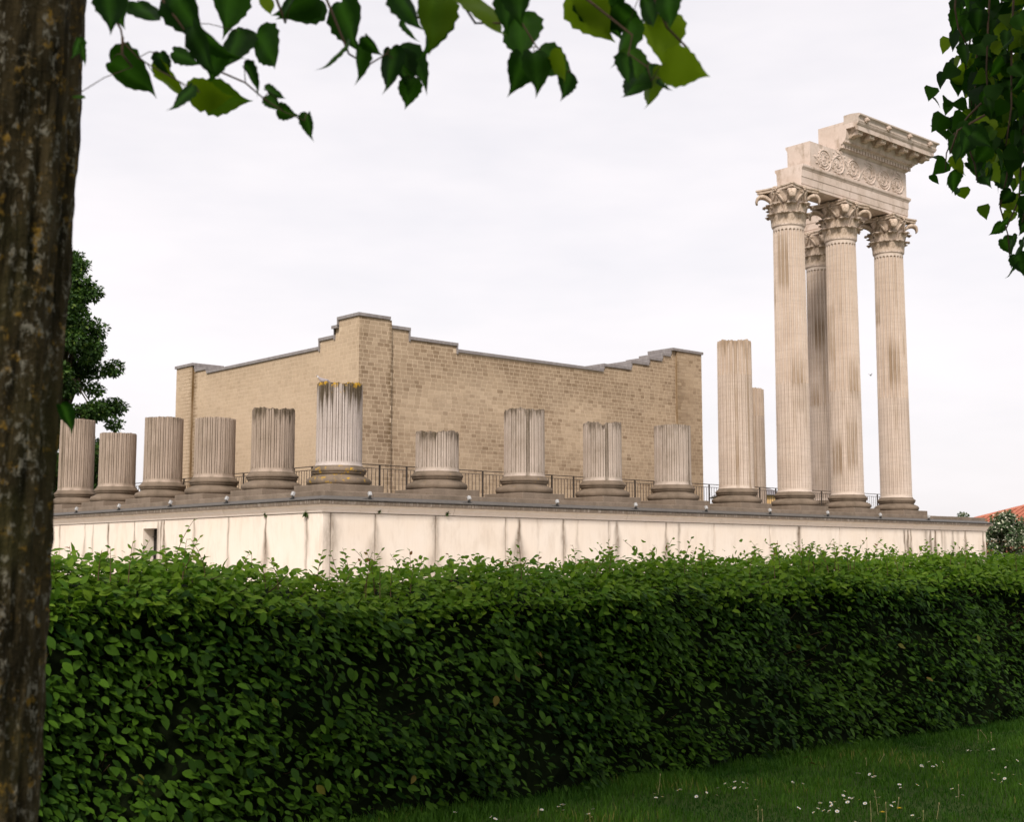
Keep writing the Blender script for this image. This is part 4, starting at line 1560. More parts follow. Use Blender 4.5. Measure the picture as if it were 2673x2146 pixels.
# shoots standing above the clipped line
def make_shoot(x, y, h, leaves, lean, mat, size):
    z0 = float(hedge_top(x))-.08
    pts = []
    for k in range(6):
        t = k/5
        pts.append(Vector((x+lean[0]*t*t*h, y+lean[1]*t*t*h, z0+(h+.08)*t)))
    mb = MB().tube(pts, [.0035-.0006*k*.8 for k in range(6)], 4)
    o = world_child(mb.build('shoot', M['shoot_stem']), hedge)
    P, D, N, L, T = [], [], [], [], []
    for k in range(leaves):
        t = .25+.75*(k+.5)/leaves
        i = min(4, int(t*5)); fr = t*5-i
        p = pts[i].lerp(pts[i+1], fr)
        s_ = 1 if k % 2 else -1
        P.append(p); D.append((s_*random.uniform(.4, 1)*RT.x+random.gauss(0, .3), s_*random.uniform(.4, 1)*RT.y+random.gauss(0, .4), random.uniform(.15, .8)))
        N.append((random.gauss(-.3, .5), random.gauss(-.5, .5), random.uniform(.2, .8)))
        L.append(size*(1-.65*t)*random.uniform(.8, 1.25)); T.append(random.random()*.75+(.25 if t > .7 and random.random() < .55 else 0))
    V, F, A = leaf_cloud(HORN if random.random() < .6 else SLIM, np.array(P), np.array(D), np.array(N), np.array(L), np.clip(np.array(T), 0, .99))
    o2 = mesh_obj('shoot_leaves', V, F, mat, None, True, {'tone': A, 'solo': np.zeros(len(A))})
    world_child(o2, o)
SH = []
for k in range(170):
    x = random.uniform(-20, -8.5)
    h = random.choice([.06, .08, .10, .11, .13, .15, .18, .21])
    SH.append((x, random.uniform(HY0+.02, HY1-.02), h, random.randint(5, 9)))
SH += [(-17.95, -24.7, .27, 8), (-19.1, -24.9, .16, 8), (-18.75, -24.8, .17, 9), (-16.85, -24.8, .20, 8), (-16.62, -24.75, .23, 10), (-16.5, -24.7, .22, 10), (-15.35, -24.8, .15, 8), (-15.05, -24.7, .17, 8), (-14.3, -24.7, .18, 9), (-13.55, -24.7, .15, 8), (-13.1, -24.6, .18, 9)]
for k in range(16):
    SH.append((-11.6+random.gauss(0, .22), random.uniform(HY0, HY1-.2), max(.08, .22-abs(random.gauss(0, .06))), 10))
for k, (x, y, h, nl) in enumerate(SH):
    make_shoot(x, y, h, nl, (random.gauss(0, .4), random.gauss(0, .4)), M['toplit_shoot_leaf'], .074)

# ------------------------------------------------------------------ lawn
def blades(n, region, h0, h1, w):
    x = rng.uniform(region[0], region[1], n); y = rng.uniform(region[2], region[3], n)
    clump = np.array([noise.noise(Vector((a*1.1, b*1.1, 7.7)))+.6*noise.noise(Vector((a*4.2, b*4.2, 2.2))) for a, b in zip(x, y)])
    h = rng.uniform(h0, h1, n)*np.maximum(.25, 1+.85*clump)
    an = rng.uniform(0, 2*np.pi, n)
    ln = rng.uniform(.1, .9, n)*h
    wd = rng.uniform(.6, 1.2, n)*w
    ca, sa = np.cos(an), np.sin(an)
    P0 = np.stack([x-sa*wd, y+ca*wd, np.zeros(n)], -1)
    P1 = np.stack([x+sa*wd, y-ca*wd, np.zeros(n)], -1)
    M0 = np.stack([x+ca*ln*.35-sa*wd*.8, y+sa*ln*.35+ca*wd*.8, h*.6], -1)
    M1 = np.stack([x+ca*ln*.35+sa*wd*.8, y+sa*ln*.35-ca*wd*.8, h*.6], -1)
    T = np.stack([x+ca*ln, y+sa*ln, h], -1)
    V = np.stack([P0, P1, M1, M0, T], 1).reshape(-1, 3)
    b = np.arange(n)[:, None]*5
    F = np.concatenate([b+np.array([[0, 1, 2]]), b+np.array([[0, 2, 3]]), b+np.array([[3, 2, 4]])], 0)
    tone = np.repeat(np.clip(.42+.60*clump+rng.normal(0, .16, n), 0, .99), 5)
    return V, F, tone
V, F, T = blades(95000, (-18.2, -7.6, -28.6, -24.75), .022, .058, .0032)
o = mesh_obj('lawn_grass', V, F, M['grass_blade'], None, True, {'tone': T, 'solo': np.zeros(len(T))})
tag(o, 'short green mown grass in front of the hedge', 'grass', None, 'stuff')
V, F, T = blades(9000, (-18.2, -7.6, -25.42, -25.05), .035, .085, .003)
o = mesh_obj('lawn_grass', V, F, M['grass_blade'], None, True, {'tone': T*.7, 'solo': np.zeros(len(T))})
tag(o, 'longer unmown grass along the foot of the hedge', 'grass', None, 'stuff')

LINDEN_LEAVES=[
 (-20.557,-29.359,2.768,0.011,-0.018,-0.078,-0.17,-0.965,0.199),
 (-20.423,-29.221,2.833,0.027,-0.046,-0.075,0.172,0.864,-0.473),
 (-20.378,-29.316,2.836,0.02,-0.039,-0.115,-0.976,-0.19,-0.107),
 (-20.413,-29.462,2.703,0.025,-0.017,-0.11,-0.96,0.151,-0.236),
 (-20.312,-29.382,2.711,-0.001,0.019,-0.077,0.152,-0.958,-0.242),
 (-20.204,-29.229,2.933,0.005,-0.01,-0.117,0.013,-0.996,0.086),
 (-20.23,-29.324,2.787,-0.009,0.003,-0.102,0.907,0.416,-0.064),
 (-20.178,-29.228,2.838,0.041,-0.044,-0.043,0.293,0.794,-0.533),
 (-20.148,-29.307,2.895,0.008,0.003,-0.042,0.111,0.99,0.091),
 (-20.093,-29.418,2.883,-0.066,0.027,-0.07,0.14,-0.873,-0.468),
 (-20.205,-29.525,2.825,-0.036,0.014,-0.064,-0.861,0.094,0.5),
 (-20.009,-29.409,2.892,0.017,-0.031,-0.125,-0.991,-0.064,-0.115),
 (-20.112,-29.629,2.696,0.024,0.009,-0.079,0.406,-0.914,0.012),
 (-20.121,-29.665,2.701,0.031,-0.005,-0.044,-0.809,0.085,-0.582),
 (-20.441,-29.132,2.717,0.106,-0.049,-0.049,0.516,0.321,0.794),
 (-20.346,-29.181,2.749,0.021,0.009,-0.054,-0.18,0.979,0.097),
 (-20.336,-29.135,2.713,0.07,-0.067,-0.036,0.492,0.049,0.869),
 (-20.399,-29.439,2.587,-0.02,0.04,-0.058,0.96,0.1,-0.262),
 (-20.265,-29.181,2.674,0.064,-0.075,-0.019,-0.567,-0.29,-0.771),
 (-20.272,-29.428,2.665,0.042,-0.022,-0.054,0.733,-0.193,0.652),
 (-20.278,-29.528,2.585,0.033,-0.02,-0.006,-0.291,-0.69,0.662),
 (-20.194,-29.401,2.625,0.026,-0.002,-0.034,0.069,0.998,0.003),
 (-20.117,-29.317,2.635,0.026,-0.035,-0.026,-0.794,-0.164,-0.586),
 (-20.113,-29.437,2.593,0.003,0.012,-0.058,-0.993,-0.086,-0.076),
 (-20.478,-29.052,2.771,0.023,0,-0.045,0.885,-0.129,0.446),
 (-20.544,-29.192,2.598,0.015,-0.023,-0.011,0.305,0.556,-0.773),
 (-20.074,-29.723,2.793,0.045,0.003,-0.083,-0.161,0.986,-0.046),
 (-20,-29.744,2.796,0.015,0.002,-0.112,-0.12,-0.992,-0.038),
 (-19.888,-29.492,2.854,0.025,-0.002,-0.053,-0.443,0.863,-0.242),
 (-20.004,-29.597,2.724,0.023,0.013,-0.096,0.973,-0.046,0.228),
 (-19.962,-29.563,2.737,0.037,-0.032,-0.085,0.126,-0.909,0.397),
 (-19.937,-29.582,2.677,0.006,0.015,-0.066,-0.107,-0.966,-0.236),
 (-19.883,-29.717,2.849,0.049,-0.066,-0.117,-0.065,0.859,-0.508),
 (-19.91,-29.916,2.79,0,0.011,-0.082,-0.971,-0.236,-0.032),
 (-19.74,-29.724,2.833,0.017,-0.01,-0.112,0.913,0.394,0.107),
 (-19.79,-29.793,2.705,-0.017,0.004,-0.088,-0.092,-0.995,-0.027),
 (-19.809,-29.849,2.692,0.019,-0.014,-0.087,-0.155,-0.98,0.121),
 (-19.78,-29.871,2.685,0.035,-0.033,-0.049,0.792,-0.059,0.608),
 (-19.725,-29.87,2.662,-0.011,-0.004,-0.063,0.048,-0.997,0.06),
 (-19.604,-29.777,2.91,0.074,-0.04,-0.115,-0.852,-0.086,-0.517),
 (-19.528,-29.828,2.887,0.07,-0.019,-0.074,-0.722,0.026,-0.691),
 (-19.539,-29.881,2.829,0.017,0.033,-0.103,0.962,-0.262,0.073),
 (-19.629,-29.96,2.698,-0.009,0.008,-0.072,-0.037,0.992,0.121),
 (-19.546,-30.001,2.798,-0.015,0.011,-0.106,-0.9,-0.428,0.083),
 (-19.586,-29.966,2.844,0.022,-0.039,-0.076,0.951,-0.061,0.304),
 (-19.605,-30.051,2.828,0.031,0.001,-0.081,0.934,-0.031,0.357),
 (-19.658,-30.093,2.637,0.073,-0.06,-0.025,0.626,0.52,0.581),
 (-19.538,-29.944,2.71,-0.005,0.005,-0.041,-0.16,0.978,0.131),
 (-19.459,-29.874,2.733,0.002,-0.011,-0.101,0.987,-0.154,0.037),
 (-19.631,-30.055,2.62,0.014,-0.013,-0.034,-0.122,0.906,-0.406),
 (-20.423,-28.89,1.962,0.045,-0.002,-0.057,0.784,0.152,0.602),
]
LINDEN_TWIGS=[
 [(-20.61,-29.112,2.924),(-20.507,-29.192,2.849),(-20.46,-29.221,2.761),(-20.454,-29.222,2.733),(-20.427,-29.241,2.698),(-20.394,-29.266,2.673),(-20.321,-29.324,2.623)],
 [(-20.456,-29.222,2.744),(-20.454,-29.218,2.707),(-20.435,-29.23,2.678)],
 [(-20.428,-29.267,2.874),(-20.364,-29.308,2.774),(-20.3,-29.35,2.673),(-20.247,-29.392,2.644),(-20.213,-29.417,2.608),(-20.18,-29.443,2.581),(-20.144,-29.472,2.561)],
 [(-20.227,-29.445,2.874),(-20.191,-29.462,2.774)],
 [(-20.153,-29.514,2.89),(-20.114,-29.533,2.79),(-20.082,-29.548,2.707),(-20.049,-29.574,2.682),(-20.02,-29.604,2.707)],
 [(-20.07,-29.585,2.874),(-19.982,-29.65,2.79),(-19.949,-29.677,2.774)],
 [(-19.945,-29.698,2.89),(-19.88,-29.738,2.774),(-19.824,-29.788,2.774),(-19.812,-29.801,2.79),(-19.776,-29.823,2.723),(-19.741,-29.848,2.682),(-19.718,-29.866,2.665)],
 [(-19.75,-29.869,2.874),(-19.682,-29.92,2.807),(-19.621,-29.965,2.748),(-19.624,-29.956,2.707),(-19.59,-29.981,2.678),(-19.582,-29.984,2.648)],
 [(-19.604,-29.997,2.865),(-19.566,-30.017,2.765),(-19.531,-30.041,2.723),(-19.524,-30.045,2.711)],
]
BRANCH_TWIGS=[
 [(-16.034,-28.868,4.453),(-16.015,-28.836,4.129),(-16.011,-28.802,3.878),(-15.989,-28.786,3.644),(-15.961,-28.786,3.482)],
 [(-15.95,-28.939,4.454),(-15.931,-28.891,4.022),(-15.926,-28.858,3.77),(-15.9,-28.842,3.518)],
 [(-16.072,-29.13,4.348),(-16.057,-29.086,3.967),(-16.041,-29.048,3.62),(-16.031,-29.026,3.412)],
 [(-16.366,-29.099,4.231),(-16.361,-29.067,3.996),(-16.35,-29.042,3.761),(-16.328,-29.031,3.559)],
 [(-16.46,-29.252,4.148),(-16.446,-29.211,3.79),(-16.426,-29.189,3.53),(-16.432,-29.159,3.367)],
 [(-16.406,-28.953,4.198),(-16.406,-28.933,4.062),(-16.389,-28.935,3.977),(-16.351,-28.956,3.892)],
 [(-16.234,-29.003,3.694),(-16.303,-28.926,3.592),(-16.348,-28.873,3.506),(-16.367,-28.843,3.421),(-16.364,-28.833,3.336)],
 [(-16.524,-29.098,3.446),(-16.554,-29.057,3.349),(-16.531,-29.068,3.284),(-16.52,-29.068,3.219)],
 [(-16.513,-29.112,3.496),(-16.594,-29.03,3.431),(-16.611,-29,3.333)],
 [(-15.749,-28.798,3.694),(-15.767,-28.762,3.565),(-15.774,-28.742,3.473)],
 [(-15.975,-28.951,3.569),(-15.975,-28.925,3.392),(-15.99,-28.888,3.233),(-15.954,-28.901,3.11),(-15.929,-28.899,2.951)],
 [(-16.215,-29.184,3.546),(-16.243,-29.127,3.329),(-16.238,-29.109,3.178),(-16.272,-29.058,3.045)],
 [(-16.029,-29.121,3.462),(-16.052,-29.07,3.256),(-16.07,-29.033,3.119)],
 [(-15.688,-28.997,4.478),(-15.668,-28.946,4.018),(-15.657,-28.906,3.688)],
 [(-15.97,-28.781,4.159),(-15.982,-28.739,3.959),(-15.96,-28.742,3.85),(-15.937,-28.744,3.722)],
]
DAISIES=[(-14.18,-25.73),(-14.11,-25.76),(-14.09,-25.77),(-14.07,-25.78),(-14.32,-25.83),(-14.29,-25.87),(-14.29,-25.90),(-14.20,-25.90),(-14.23,-25.95),(-14.40,-25.84),(-14.56,-25.83),(-14.67,-25.88),(-14.64,-25.68),(-14.66,-25.73),(-14.61,-25.96),(-14.57,-26.27),(-13.79,-25.97),(-13.82,-26.08),(-14.58,-26.60),(-14.84,-26.51),(-13.16,-26.10),(-13.15,-26.13),(-13.00,-26.13),(-13.19,-26.25),(-13.12,-26.23),(-13.19,-26.30),(-13.84,-26.45),(-13.99,-26.53),(-14.31,-26.60),(-14.37,-26.64),(-14.50,-26.70),(-14.60,-26.79),(-14.29,-26.64),(-14.24,-26.66),(-14.31,-26.72),(-14.49,-26.78),(-14.58,-26.85),(-14.43,-26.78),(-14.50,-26.83),(-14.47,-26.84),(-14.17,-26.67),(-14.06,-26.65),(-14.03,-26.67),(-14.04,-26.69),(-14.17,-26.73),(-14.01,-26.73),(-14.09,-26.80),(-14.10,-26.89),(-13.88,-26.79),(-13.90,-26.73),(-14.06,-26.94),(-13.33,-26.56),(-13.40,-26.63),(-13.28,-26.64),(-12.49,-26.20),(-12.34,-26.14),(-12.20,-26.13),(-12.31,-26.20),(-12.46,-26.30),(-12.13,-26.15),(-11.36,-25.99),(-11.41,-26.04),(-11.38,-26.06),(-11.33,-26.14),(-11.19,-26.12),(-11.69,-26.48),(-11.65,-26.51),(-11.95,-26.64),(-12.40,-26.74),(-12.45,-26.84),(-12.44,-26.88),(-12.38,-26.89),(-12.63,-26.98),(-12.68,-26.90),(-12.72,-27.11),(-13.48,-27.09),(-13.41,-27.07),(-13.25,-26.94),(-14.28,-27.26),(-14.30,-27.33),(-14.69,-27.10),(-13.96,-26.94),(-14.89,-25.68),(-15.02,-25.81),(-14.98,-25.84),(-16.29,-25.28),(-16.25,-25.60),(-16.18,-25.55),(-16.51,-25.52),(-15.82,-25.57),(-15.71,-25.62),(-15.63,-25.61),(-15.62,-25.56),(-15.75,-25.71),(-15.58,-25.80),(-15.75,-25.94),(-15.75,-25.98)]
STALKS=[(-14.71,-25.55,0.018,0.111),(-12.57,-25.79,-0.002,0.041),(-12.47,-25.82,0.058,0.064),(-10.60,-25.63,0.004,0.079),(-10.47,-25.66,-0.067,0.070),(-10.51,-25.71,-0.002,0.058),(-13.34,-27.02,0.002,0.070),(-14.45,-27.07,-0.002,0.096),(-14.38,-27.13,0.002,0.090),(-14.99,-26.66,-0.001,0.058),(-15.01,-26.64,0.001,0.077),(-14.09,-27.30,0.021,0.076),(-14.26,-27.31,0.005,0.051),(-13.99,-26.96,0.014,0.053),(-14.19,-26.95,-0.018,0.117)]

# daisies
def daisy_parts():
    mb = MB(); mb.tube([(0, 0, 0), (.004, 0, .025), (.002, .003, .05)], .0012, 4)
    st = mb.v, mb.f
    pm = MB()
    for k in range(11):
        a = 2*math.pi*k/11
        c, s_ = math.cos(a), math.sin(a)
        pm.add([(.003*c, .003*s_, .050), (.009*c-.0028*s_, .009*s_+.0028*c, .0515), (.0135*c, .0135*s_, .053), (.009*c+.0028*s_, .009*s_-.0028*c, .0515)], [(0, 1, 2, 3)])
    ym = MB(); ym.ell((0, 0, .0515), (.0042, .0042, .0025), 7, 4)
    return st, pm, ym
st, pm, ym = daisy_parts()
def me_of(name, v, f, mat):
    me = bpy.data.meshes.new(name); me.from_pydata([tuple(p) for p in v], [], f); me.materials.append(mat); return me
me_st, me_pt, me_ye = me_of('stem', st[0], st[1], M['grass_blade']), me_of('petals', pm.v, pm.f, M['petal']), me_of('flower_centre', ym.v, ym.f, M['yellow'])
def daisy_label(x, y):
    if x < -16.0: return 'tiny white daisy at the far left end of the visible lawn, close under the hedge'
    if x < -15.3: return 'tiny white daisy in the loose left group under the hedge'
    if x < -13.6 and y > -26.2: return 'tiny white daisy in the row along the hedge foot, left half of the lawn'
    if x < -13.85: return 'tiny white daisy in the dense cluster around the dandelions'
    if x < -12.95 and y > -26.4: return 'tiny white daisy in the small knot below the slanting dry stalk'
    if y > -26.25: return 'tiny white daisy at the far right of the hedge foot'
    if x > -12.75: return 'tiny white daisy in the scattered group at the right edge of the lawn'
    return 'tiny white daisy in mid-lawn between the dandelions and the right edge'
for k, (x, y) in enumerate(DAISIES):
    r = empty('daisy', (x, y, 0), daisy_label(x, y), 'daisy', 'white daisies scattered in the lawn')
    r.rotation_euler = (random.uniform(-.5, .5)+.25, random.uniform(-.5, .5), random.uniform(0, 6))
    s_ = random.uniform(.7, 1.2)
    r.scale = (s_, s_, random.uniform(.9, 1.2))
    for nm, me in (('stem', me_st), ('petals', me_pt), ('flower_centre', me_ye)):
        o = bpy.data.objects.new(nm, me); COL.objects.link(o); o.parent = r
STALK_LABELS = ['long pale dry stalk leaning at the hedge foot beside three daisies', 'short upright dry stalk in mid-lawn left of a slanting stalk', 'slanting dry stalk in mid-lawn right of a short upright one',
    'upright leg of the bent dry stalk at the far right hedge foot', 'slanting leg of the bent dry stalk at the far right hedge foot', 'short dry stalk right of the bent stalk at the hedge foot',
    'dry stalk among daisies at the right side of the lawn', 'dry stalk at the bottom edge just left of the dandelions', 'dry stalk at the bottom edge between the two dandelions',
    'right one of a pair of dry stalks at the bottom edge', 'left one of a pair of dry stalks at the bottom edge', 'taller dry stalk leaning right, right of the dandelions',
    'shorter dry stalk at the bottom edge right of the dandelions', 'dry stalk rising beside the smaller dandelion', 'tallest thin dry stalk, behind the larger dandelion']
for k, (x, y, dx, dz) in enumerate(STALKS):
    mb = MB()
    e = Vector((x, y, 0)) + RT*dx + Vector((0, 0, dz+.03))
    mb.tube([(x, y, 0), Vector((x, y, 0)).lerp(e, .5)+Vector((.004, 0, .004)), e], [.0018, .0015, .0010], 5)
    mb.ell(e, (.003, .003, .008), 6, 4)
    o = mb.build('dry_grass_stalk', M['straw'])
    tag(o, STALK_LABELS[k], 'stalk', 'dry stalks in the lawn')
for k, (x, y) in enumerate([(-14.349, -27.088), (-14.155, -27.083)]):
    r = empty('dandelion', (x, y, 0), ['larger yellow dandelion near the daisies at the bottom edge', 'smaller yellow dandelion head right of the larger one'][k], 'flower', 'yellow dandelions')
    mb = MB(); mb.tube([(0, 0, 0), (.003, 0, .03), (0, 0, .055)], .0018, 5); mb.build('stem', M['grass_blade'], r)
    mb = MB()
    for q in range(26):
        a = q*2.4; rr = .004+.0007*q
        c, s_ = math.cos(a), math.sin(a)
        mb.add([(.002*c, .002*s_, .055), (rr*c-.002*s_, rr*s_+.002*c, .062-.0002*q), (rr*1.15*c, rr*1.15*s_, .0625-.0002*q), (rr*c+.002*s_, rr*s_-.002*c, .062-.0002*q)], [(0, 1, 2, 3)])
    mb.build('flower_head', M['yellow'], r)
for k, (x, y) in enumerate([(-13.008, -25.606), (-12.772, -25.375)]):
    V, F = HORN
    Vw = [tuple(v) for v in (V*np.array([1.1, 1, 1.6])*.065+np.array([0, 0, .05]))]
    o = mesh_obj('fallen_leaf', Vw, [tuple(int(i) for i in f) for f in F], M['dead_leaf'], None, True, loc=(x, y, 0))
    o.rotation_euler = (.5, .2, 1.1+k)
    tag(o, ['brown fallen leaf lying on the grass by the hedge foot', 'second brown fallen leaf tucked closer under the hedge'][k], 'leaf', 'fallen leaves')

# ------------------------------------------------------------------ linden trees
def linden_mesh(seedv):
    r_ = random.Random(seedv)
    out = [(0, 0), (.10, -.075), (.22, -.085), (.33, -.03), (.42, .06), (.475, .17), (.49, .28), (.47, .39), (.43, .49), (.37, .58), (.30, .67), (.22, .76), (.14, .845), (.075, .92), (.03, 1.0), (0, 1.08)]
    V, F = [], []
    n = len(out)
    f1, f2 = r_.uniform(.05, .6), r_.uniform(.1, .65)
    tw_ = r_.uniform(-.25, .25)
    def zf(x, y):
        return f1*abs(x)*.7 - f2*y*y*.6 + tw_*x*y + .03*math.sin(9*y+3*x)+.02*math.sin(13*x)
    for i, (x, y) in enumerate(out):
        ser = (1+(.065 if i % 2 else -.05)*(0 if i in (0, n-1) else 1))
        x *= ser
        ym_ = min(max(y, 0), 1.08)
        V += [(0, ym_, zf(0, ym_)), (-x*.5, .5*(y+ym_), zf(x*.5, y)), (-x, y, zf(x, y)), (x*.5, .5*(y+ym_), zf(x*.5, y)+tw_*.2*x), (x, y, zf(x, y)+tw_*.3*x)]
    for i in range(n-1):
        a, b = i*5, (i+1)*5
        F += [(a, b, b+1, a+1), (a+1, b+1, b+2, a+2), (a, a+3, b+3, b), (a+3, a+4, b+4, b+3)]
    me = bpy.data.meshes.new('leaf')
    me.from_pydata(V, [], F)
    at = me.attributes.new('vein', 'FLOAT', 'POINT')
    at.data.foreach_set('value', np.array([1.0 if i % 5 == 0 else 0.0 for i in range(len(V))], np.float32))
    for an, val in (('tone', seedv/7 % 1), ('solo', 1.0)):
        at = me.attributes.new(an, 'FLOAT', 'POINT')
        at.data.foreach_set('value', np.full(len(V), val, np.float32))
    me.materials.append(M['linden_leaf'])
    me.shade_smooth()
    return me
LM = [linden_mesh(k) for k in range(7)]

def above_view(P, margin=.16):
    """crown leaves stay on the raised underside of the canopy"""
    d = P-np.array(CAM)
    k = d[:, 0]*math.cos(YAW)+d[:, 1]*math.sin(YAW)
    lat = np.abs(d[:, 0]*RT.x+d[:, 1]*RT.y)
    return (k < .3) | (d[:, 2] > .15+k*.475+margin) | (lat > .62*k+.8)

def crown_mass(c, r, n, size, seedv, clumps=60):
    r_ = np.random.default_rng(seedv)
    cc = unit(r_.normal(0, 1, (clumps, 3)))*(r_.uniform(.15, 1, (clumps, 1))**.45)*np.array(r)+np.array(c)
    which = r_.integers(0, clumps, n)
    P = cc[which]+r_.normal(0, 1, (n, 3))*np.array([.55, .55, .38])
    D = np.stack([r_.normal(0, .7, n), r_.normal(0, .7, n), r_.normal(-.7, .4, n)], -1)
    N = np.stack([r_.normal(0, .6, n), r_.normal(0, .6, n), np.full(n, 1.0)], -1)
    return P, D, N, r_.uniform(.7, 1.25, n)*size, r_.uniform(0, .99, n)

def linden_tree(base, lean, r0, height, crown_c, crown_r, n, label, seedv, detailed):
    root = empty('linden_tree', base, label, 'tree', 'linden trees of the avenue')
    low = crown_c[1] < -34
    nz, na = (260, 120) if detailed else (60, 32)
    zs = np.linspace(-.05, height, nz)
    V = []
    rr = random.Random(seedv)
    for z in zs:
        t = z/height
        rad = r0*(1-.32*t)*(1+.35*math.exp(-max(z, 0)/.22))
        cx, cy = lean[0]*z, lean[1]*z
        for k in range(na):
            a = 2*math.pi*k/na
            ca, sa = math.cos(a), math.sin(a)
            if detailed:
                q = Vector((ca*3.4, sa*3.4, z*1.1+seedv))
                rid = noise.noise(Vector((ca*8.5, sa*8.5, z*1.5+9)))
                q2 = noise.noise(Vector((ca*13, sa*13, z*4.0)))
                q3 = noise.noise(Vector((ca*24, sa*24, z*16.0)))
                dr = -.015*max(0, 1-abs(rid)*4)+.008*q2+.006*q3+.012*noise.noise(q)
            else:
                dr = .01*math.sin(a*9+z*2)
            V.append((cx+(rad+dr)*ca, cy+(rad+dr)*sa, z))
    I, J = np.meshgrid(np.arange(na), np.arange(nz-1))
    I2 = (I+1) % na
    F = np.stack([J*na+I, J*na+I2, (J+1)*na+I2, (J+1)*na+I], -1).reshape(-1, 4)
    mesh_obj('trunk', V, F, M['bark'], root, True)
    top = Vector((lean[0]*height, lean[1]*height, height))
    cloc = Vector(crown_c)-Vector(base)
    mb = MB()
    for k in range(9):
        a = 2*math.pi*k/9+rr.uniform(-.3, .3)
        up_ = rr.uniform(.25, 1.1)
        e = cloc+Vector((math.cos(a)*crown_r[0]*.75, math.sin(a)*crown_r[1]*.75, crown_r[2]*(up_-.55)))
        s_ = top*rr.uniform(.86, 1.0)
        m1 = s_.lerp(e, .45)+Vector((0, 0, .5))
        mb.tube([s_, m1, e], [r0*.34, r0*.2, .02], 8)
        for q in range(4):
            f_ = m1.lerp(e, rr.uniform(0, .9))
            g_ = f_+Vector((rr.gauss(0, 1), rr.gauss(0, 1), rr.gauss(.3, .5)))
            mb.tube([f_, f_.lerp(g_, .5)+Vector((0, 0, .12)), g_], [.035, .022, .008], 6)
    mb.build('branches', M['bark'], root, True)
    P, D, N, L, T = crown_mass(crown_c, crown_r, n, .15 if low else .125, seedv)
    keep = above_view(P)
    P, D, N, L, T = P[keep], D[keep], N[keep], L[keep], T[keep]
    TW_ = leaf_template([(.08, .40), (.35, .48), (.7, .30)], .15, .2, 1.05)
    V, F, A = leaf_cloud(TW_, P-np.array(base), D, N, L, T)
    tag(mesh_obj('crown', V, F, M['linden_leaf'], root, True, {'tone': A, 'solo': np.zeros(len(A))}), kind='stuff')
    return root

T1B = (-20.606, -28.566, 0)
t1 = linden_tree(T1B, (.037*RT.x, .037*RT.y), .258, 5.2, (-21.6, -31.2, 8.6), (3.8, 2.8, 3.2), 11000, 'dark lichen-spotted linden trunk close on the left with leaves hanging overhead', 3, True)
t2 = linden_tree((-13.1, -29.3, 0), (.01, .0), .25, 4.6, (-12.6, -31.2, 8.4), (3.8, 2.8, 3.4), 11000, 'linden whose leafy branch hangs down at the upper right edge', 4, False)
# hedge added out of view behind the camera to block low sky light
bh = empty('sky_blocker_hedge', (-18, -39.3, 0), 'added unseen hedge behind the viewpoint that blocks low sky light', 'hedge')
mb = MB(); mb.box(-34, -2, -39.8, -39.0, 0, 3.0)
world_child(mb.build('hedge_shade_core', M['hedge_core']), bh)
n = 14000
P = np.stack([rng.uniform(-34, -2, n), -38.95+rng.normal(0, .08, n), rng.uniform(0, 3.15, n)], -1)
V, F, A = leaf_cloud(HORN, P, np.stack([rng.normal(0, .5, n), rng.normal(.6, .3, n), rng.normal(-.4, .3, n)], -1), np.stack([rng.normal(0, .3, n), np.full(n, .6), np.full(n, .8)], -1), rng.uniform(.07, .12, n), rng.uniform(0, .9, n))
tag(world_child(mesh_obj('leaf_mass', V, F, M['hedge_leaf'], None, True, {'tone': A, 'solo': np.zeros(len(A))}), bh), kind='stuff')

# hanging sprays in view: every leaf its own object
mb = MB()
for t in LINDEN_TWIGS:
    mb.tube(t, [max(.0012, .0034-.0004*k) for k in range(len(t))], 5)
for (bx, by, bz, tx, ty, tz, nx, ny, nz) in LINDEN_LEAVES:
    b = Vector((bx, by, bz)); t = Vector((tx, ty, tz))
    # petiole towards the nearest twig point
    best = min((Vector(p) for tw_ in LINDEN_TWIGS for p in tw_), key=lambda p: (p-b).length)
    if (best-b).length < .16:
        mb.tube([b, b.lerp(best, .5)+Vector((0, 0, .008)), best], [.0011, .0010, .0012], 4)
world_child(mb.build('twigs', M['twig'], smooth=True), t1)
for k, (bx, by, bz, tx, ty, tz, nx, ny, nz) in enumerate(LINDEN_LEAVES):
    t = Vector((tx, ty, tz))
    leaf_obj('leaf', LM[k % 7], (bx, by, bz), t, (nx, ny, nz), t.length*.93, t1)
    if bz > 2.62 and k % 3 == 0:       # a second leaf behind, part hidden
        r2_ = random.Random(900+k)
        t_ = t+RT*r2_.gauss(0, .03)+Vector((0, 0, r2_.gauss(.0, .025)))
        b_ = Vector((bx, by, bz))+FW*r2_.uniform(.02, .07)+RT*r2_.gauss(0, .022)+Vector((0, 0, r2_.uniform(0, .035)))
        leaf_obj('leaf', LM[(k+3) % 7], b_, t_, (nx+r2_.gauss(0, .4), ny+r2_.gauss(0, .4), nz+r2_.gauss(0, .4)), t.length*r2_.uniform(.85, 1.1), t1)
mb = MB()
r_ = random.Random(8)
spec = []
